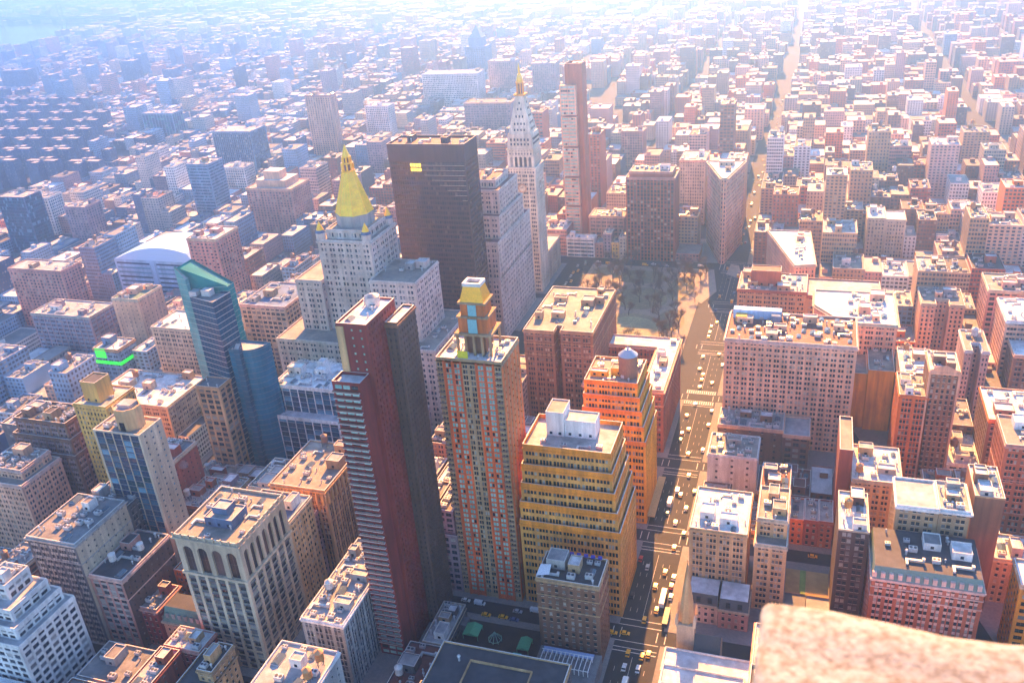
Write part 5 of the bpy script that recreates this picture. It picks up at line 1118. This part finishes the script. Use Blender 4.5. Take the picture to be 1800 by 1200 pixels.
for i in range(12): mb.bar((92+i*2.1, -311, 12), (92+i*2.1, -302, 12), .3); mb.bar((92+i*2.1, -311, 9), (92+i*2.1, -311, 12), .25); mb.bar((92+i*2.1, -302, 9), (92+i*2.1, -302, 12), .25)
mb.bar((91.5, -311, 12.2), (116, -311, 12.2), .3); mb.bar((91.5, -302, 12.2), (116, -302, 12.2), .3); part(PG, 'pergola', mb, [flat('white_frame', (.7, .7, .68), .5)])
mb = MB(); mb.prism(rect(92, 116, -316, -312.5), 9, 10.5, 0, 0, rect(92, 116, -314.5, -314)); part(PG, 'awning', mb, [flat('blue_awning', (.30, .36, .55), .6)])
lot = thing('empty_lot', 'fenced empty lot of ochre gravel and green turf', 'yard', (-0.5, -392, 0)); LT = dict(root=lot)
mb = MB(); mb.box(-11, 0, -407, -375, 0, .2, 0, None, False); mb.box(3, 10, -407, -375, 0, .2, 0, None, False); part(LT, 'gravel', mb, [gmat('ochre_gravel', (.42, .28, .11), [(.2, 1, .8, 1.15)])])
mb = MB(); mb.box(.05, 2.95, -407, -375, 0, .22, 0, None, False); mb.box(-11.3, -11.05, -407, -375, 0, 2.4, 1); part(LT, 'turf', mb, [gmat('lot_turf', (.20, .30, .07), [(.3, 1, .8, 1.15)]), flat('fence_board', (.3, .22, .14), .8)])
aw = thing('sidewalk_shed', 'ochre sidewalk shed along the foot of the terracotta setback block', 'scaffold', (89, -452, 0)); AW = dict(root=aw)
mb = MB(); mb.box(83.6, 87.9, -470, -430, 4, 4.6, 0)
for i in range(9):
    for xx in (83.8, 87.6): mb.bar((xx, -469+i*4.7, 0), (xx, -469+i*4.7, 4), .2, 1)
part(AW, 'shed_deck', mb, [flat('ochre_plywood', (.55, .36, .14), .8), flat('unit_dark', (0, 0, 0))])

# ------------------------------------------------------------------ stone parapet right before the viewer
import bmesh
bm = bmesh.new(); bmesh.ops.create_cube(bm, size=1)
x0, x1, y0, y1, z0, z1 = CAM[0]-2.6, CAM[0]+.035, CAM[1]-1.42, CAM[1]-.70, CAM[2]-3.4, CAM[2]-1.26
for v in bm.verts: v.co = ((x0+x1)/2+v.co.x*(x1-x0), (y0+y1)/2+v.co.y*(y1-y0), (z0+z1)/2+v.co.z*(z1-z0))
bmesh.ops.bevel(bm, geom=bm.edges[:], offset=.024, segments=4, profile=.5, affect='EDGES')
bmesh.ops.subdivide_edges(bm, edges=[e for e in bm.edges if e.calc_length() > .3], cuts=24, use_grid_fill=True)
from mathutils import noise
for v in bm.verts:
    n = noise.noise(v.co*9)*.012+noise.noise(v.co*31)*.008; v.co += Vector((n*.6, n+noise.noise(Vector((v.co.x*3, 0, 0)))*.03, n))
for f in bm.faces: f.smooth = True
me = bpy.data.meshes.new('stone_parapet'); bm.to_mesh(me); bm.free()
sm, t_, b_ = _new('weathered_limestone')
n1_ = _noise(t_, 48, 1, 9); cr_ = _n(t_, 'ShaderNodeValToRGB'); e_ = cr_.color_ramp.elements
e_[0].position = .36; e_[0].color = (.14, .145, .14, 1); e_[1].position = .56; e_[1].color = (.24, .28, .30, 1)
t_.links.new(n1_.outputs['Fac'], cr_.inputs[0]); _vary(t_, b_, None, [(90, 1, .8, 1.15), (5, 1, .85, 1.1)], .95, cr_.outputs[0])
nz_ = _noise(t_, 130, 1, 8); bp_ = _n(t_, 'ShaderNodeBump'); bp_.inputs['Strength'].default_value = .5; bp_.inputs['Distance'].default_value = .006
t_.links.new(nz_.outputs['Fac'], bp_.inputs['Height']); t_.links.new(bp_.outputs[0], b_.inputs['Normal'])
me.materials.append(sm); o = bpy.data.objects.new('stone_parapet', me); COL.objects.link(o)
tag(o, 'rough pale limestone parapet block close to the viewer at the lower right corner', 'parapet')

# ------------------------------------------------------------------ steam rising from roofs
import bmesh as _b
def steam(x, y, z, s, dens, seed):
    r = random.Random(seed); bm = _b.new()
    for k in range(9):
        a = k/8; m_ = Matrix.Translation((x-a*s*1.6+r.uniform(-.3, .3)*s, y+a*s*.5+r.uniform(-.3, .3)*s, z+a*s*1.7))
        _b.ops.create_icosphere(bm, subdivisions=2, radius=s*(.28+.42*a)*r.uniform(.8, 1.2), matrix=m_)
    me = bpy.data.meshes.new('steam_plume'); bm.to_mesh(me); bm.free()
    rm = bpy.data.objects.new('steam_plume', me); COL.objects.link(rm)
    md = rm.modifiers.new('remesh', 'REMESH'); md.mode = 'VOXEL'; md.voxel_size = s*.13
    k = 'steam_%g' % dens
    if k not in MATS:
        mt = bpy.data.materials.new('white_steam'); mt.use_nodes = True; t = mt.node_tree; t.nodes.clear()
        v = t.nodes.new('ShaderNodeVolumePrincipled'); v.inputs['Color'].default_value = (.97, .97, .97, 1); v.inputs['Density'].default_value = dens; v.inputs['Anisotropy'].default_value = .3
        o_ = t.nodes.new('ShaderNodeOutputMaterial'); t.links.new(v.outputs[0], o_.inputs['Volume']); MATS[k] = mt
    me.materials.append(MATS[k]); tag(rm, 'white steam drifting off a rooftop', None, None, 'stuff')
steam(300, -455, 66, 5, .10, 1); steam(352, -366, 42, 4, .12, 2); steam(150, -420, 50, 4, .10, 3)

# ------------------------------------------------------------------ haze
mb = MB(); mb.box(-8900, 13900, -13900, 290, -1, 336, 0)
hz = bpy.data.materials.new('air_haze'); hz.use_nodes = True; t = hz.node_tree; t.nodes.clear()
pv_ = t.nodes.new('ShaderNodeVolumePrincipled'); pv_.inputs['Color'].default_value = (.26, .53, 1.0, 1); pv_.inputs['Density'].default_value = .00036; pv_.inputs['Anisotropy'].default_value = .86
ou = t.nodes.new('ShaderNodeOutputMaterial'); t.links.new(pv_.outputs[0], ou.inputs['Volume'])
tag(mb.build('haze', [hz]), kind='stuff')
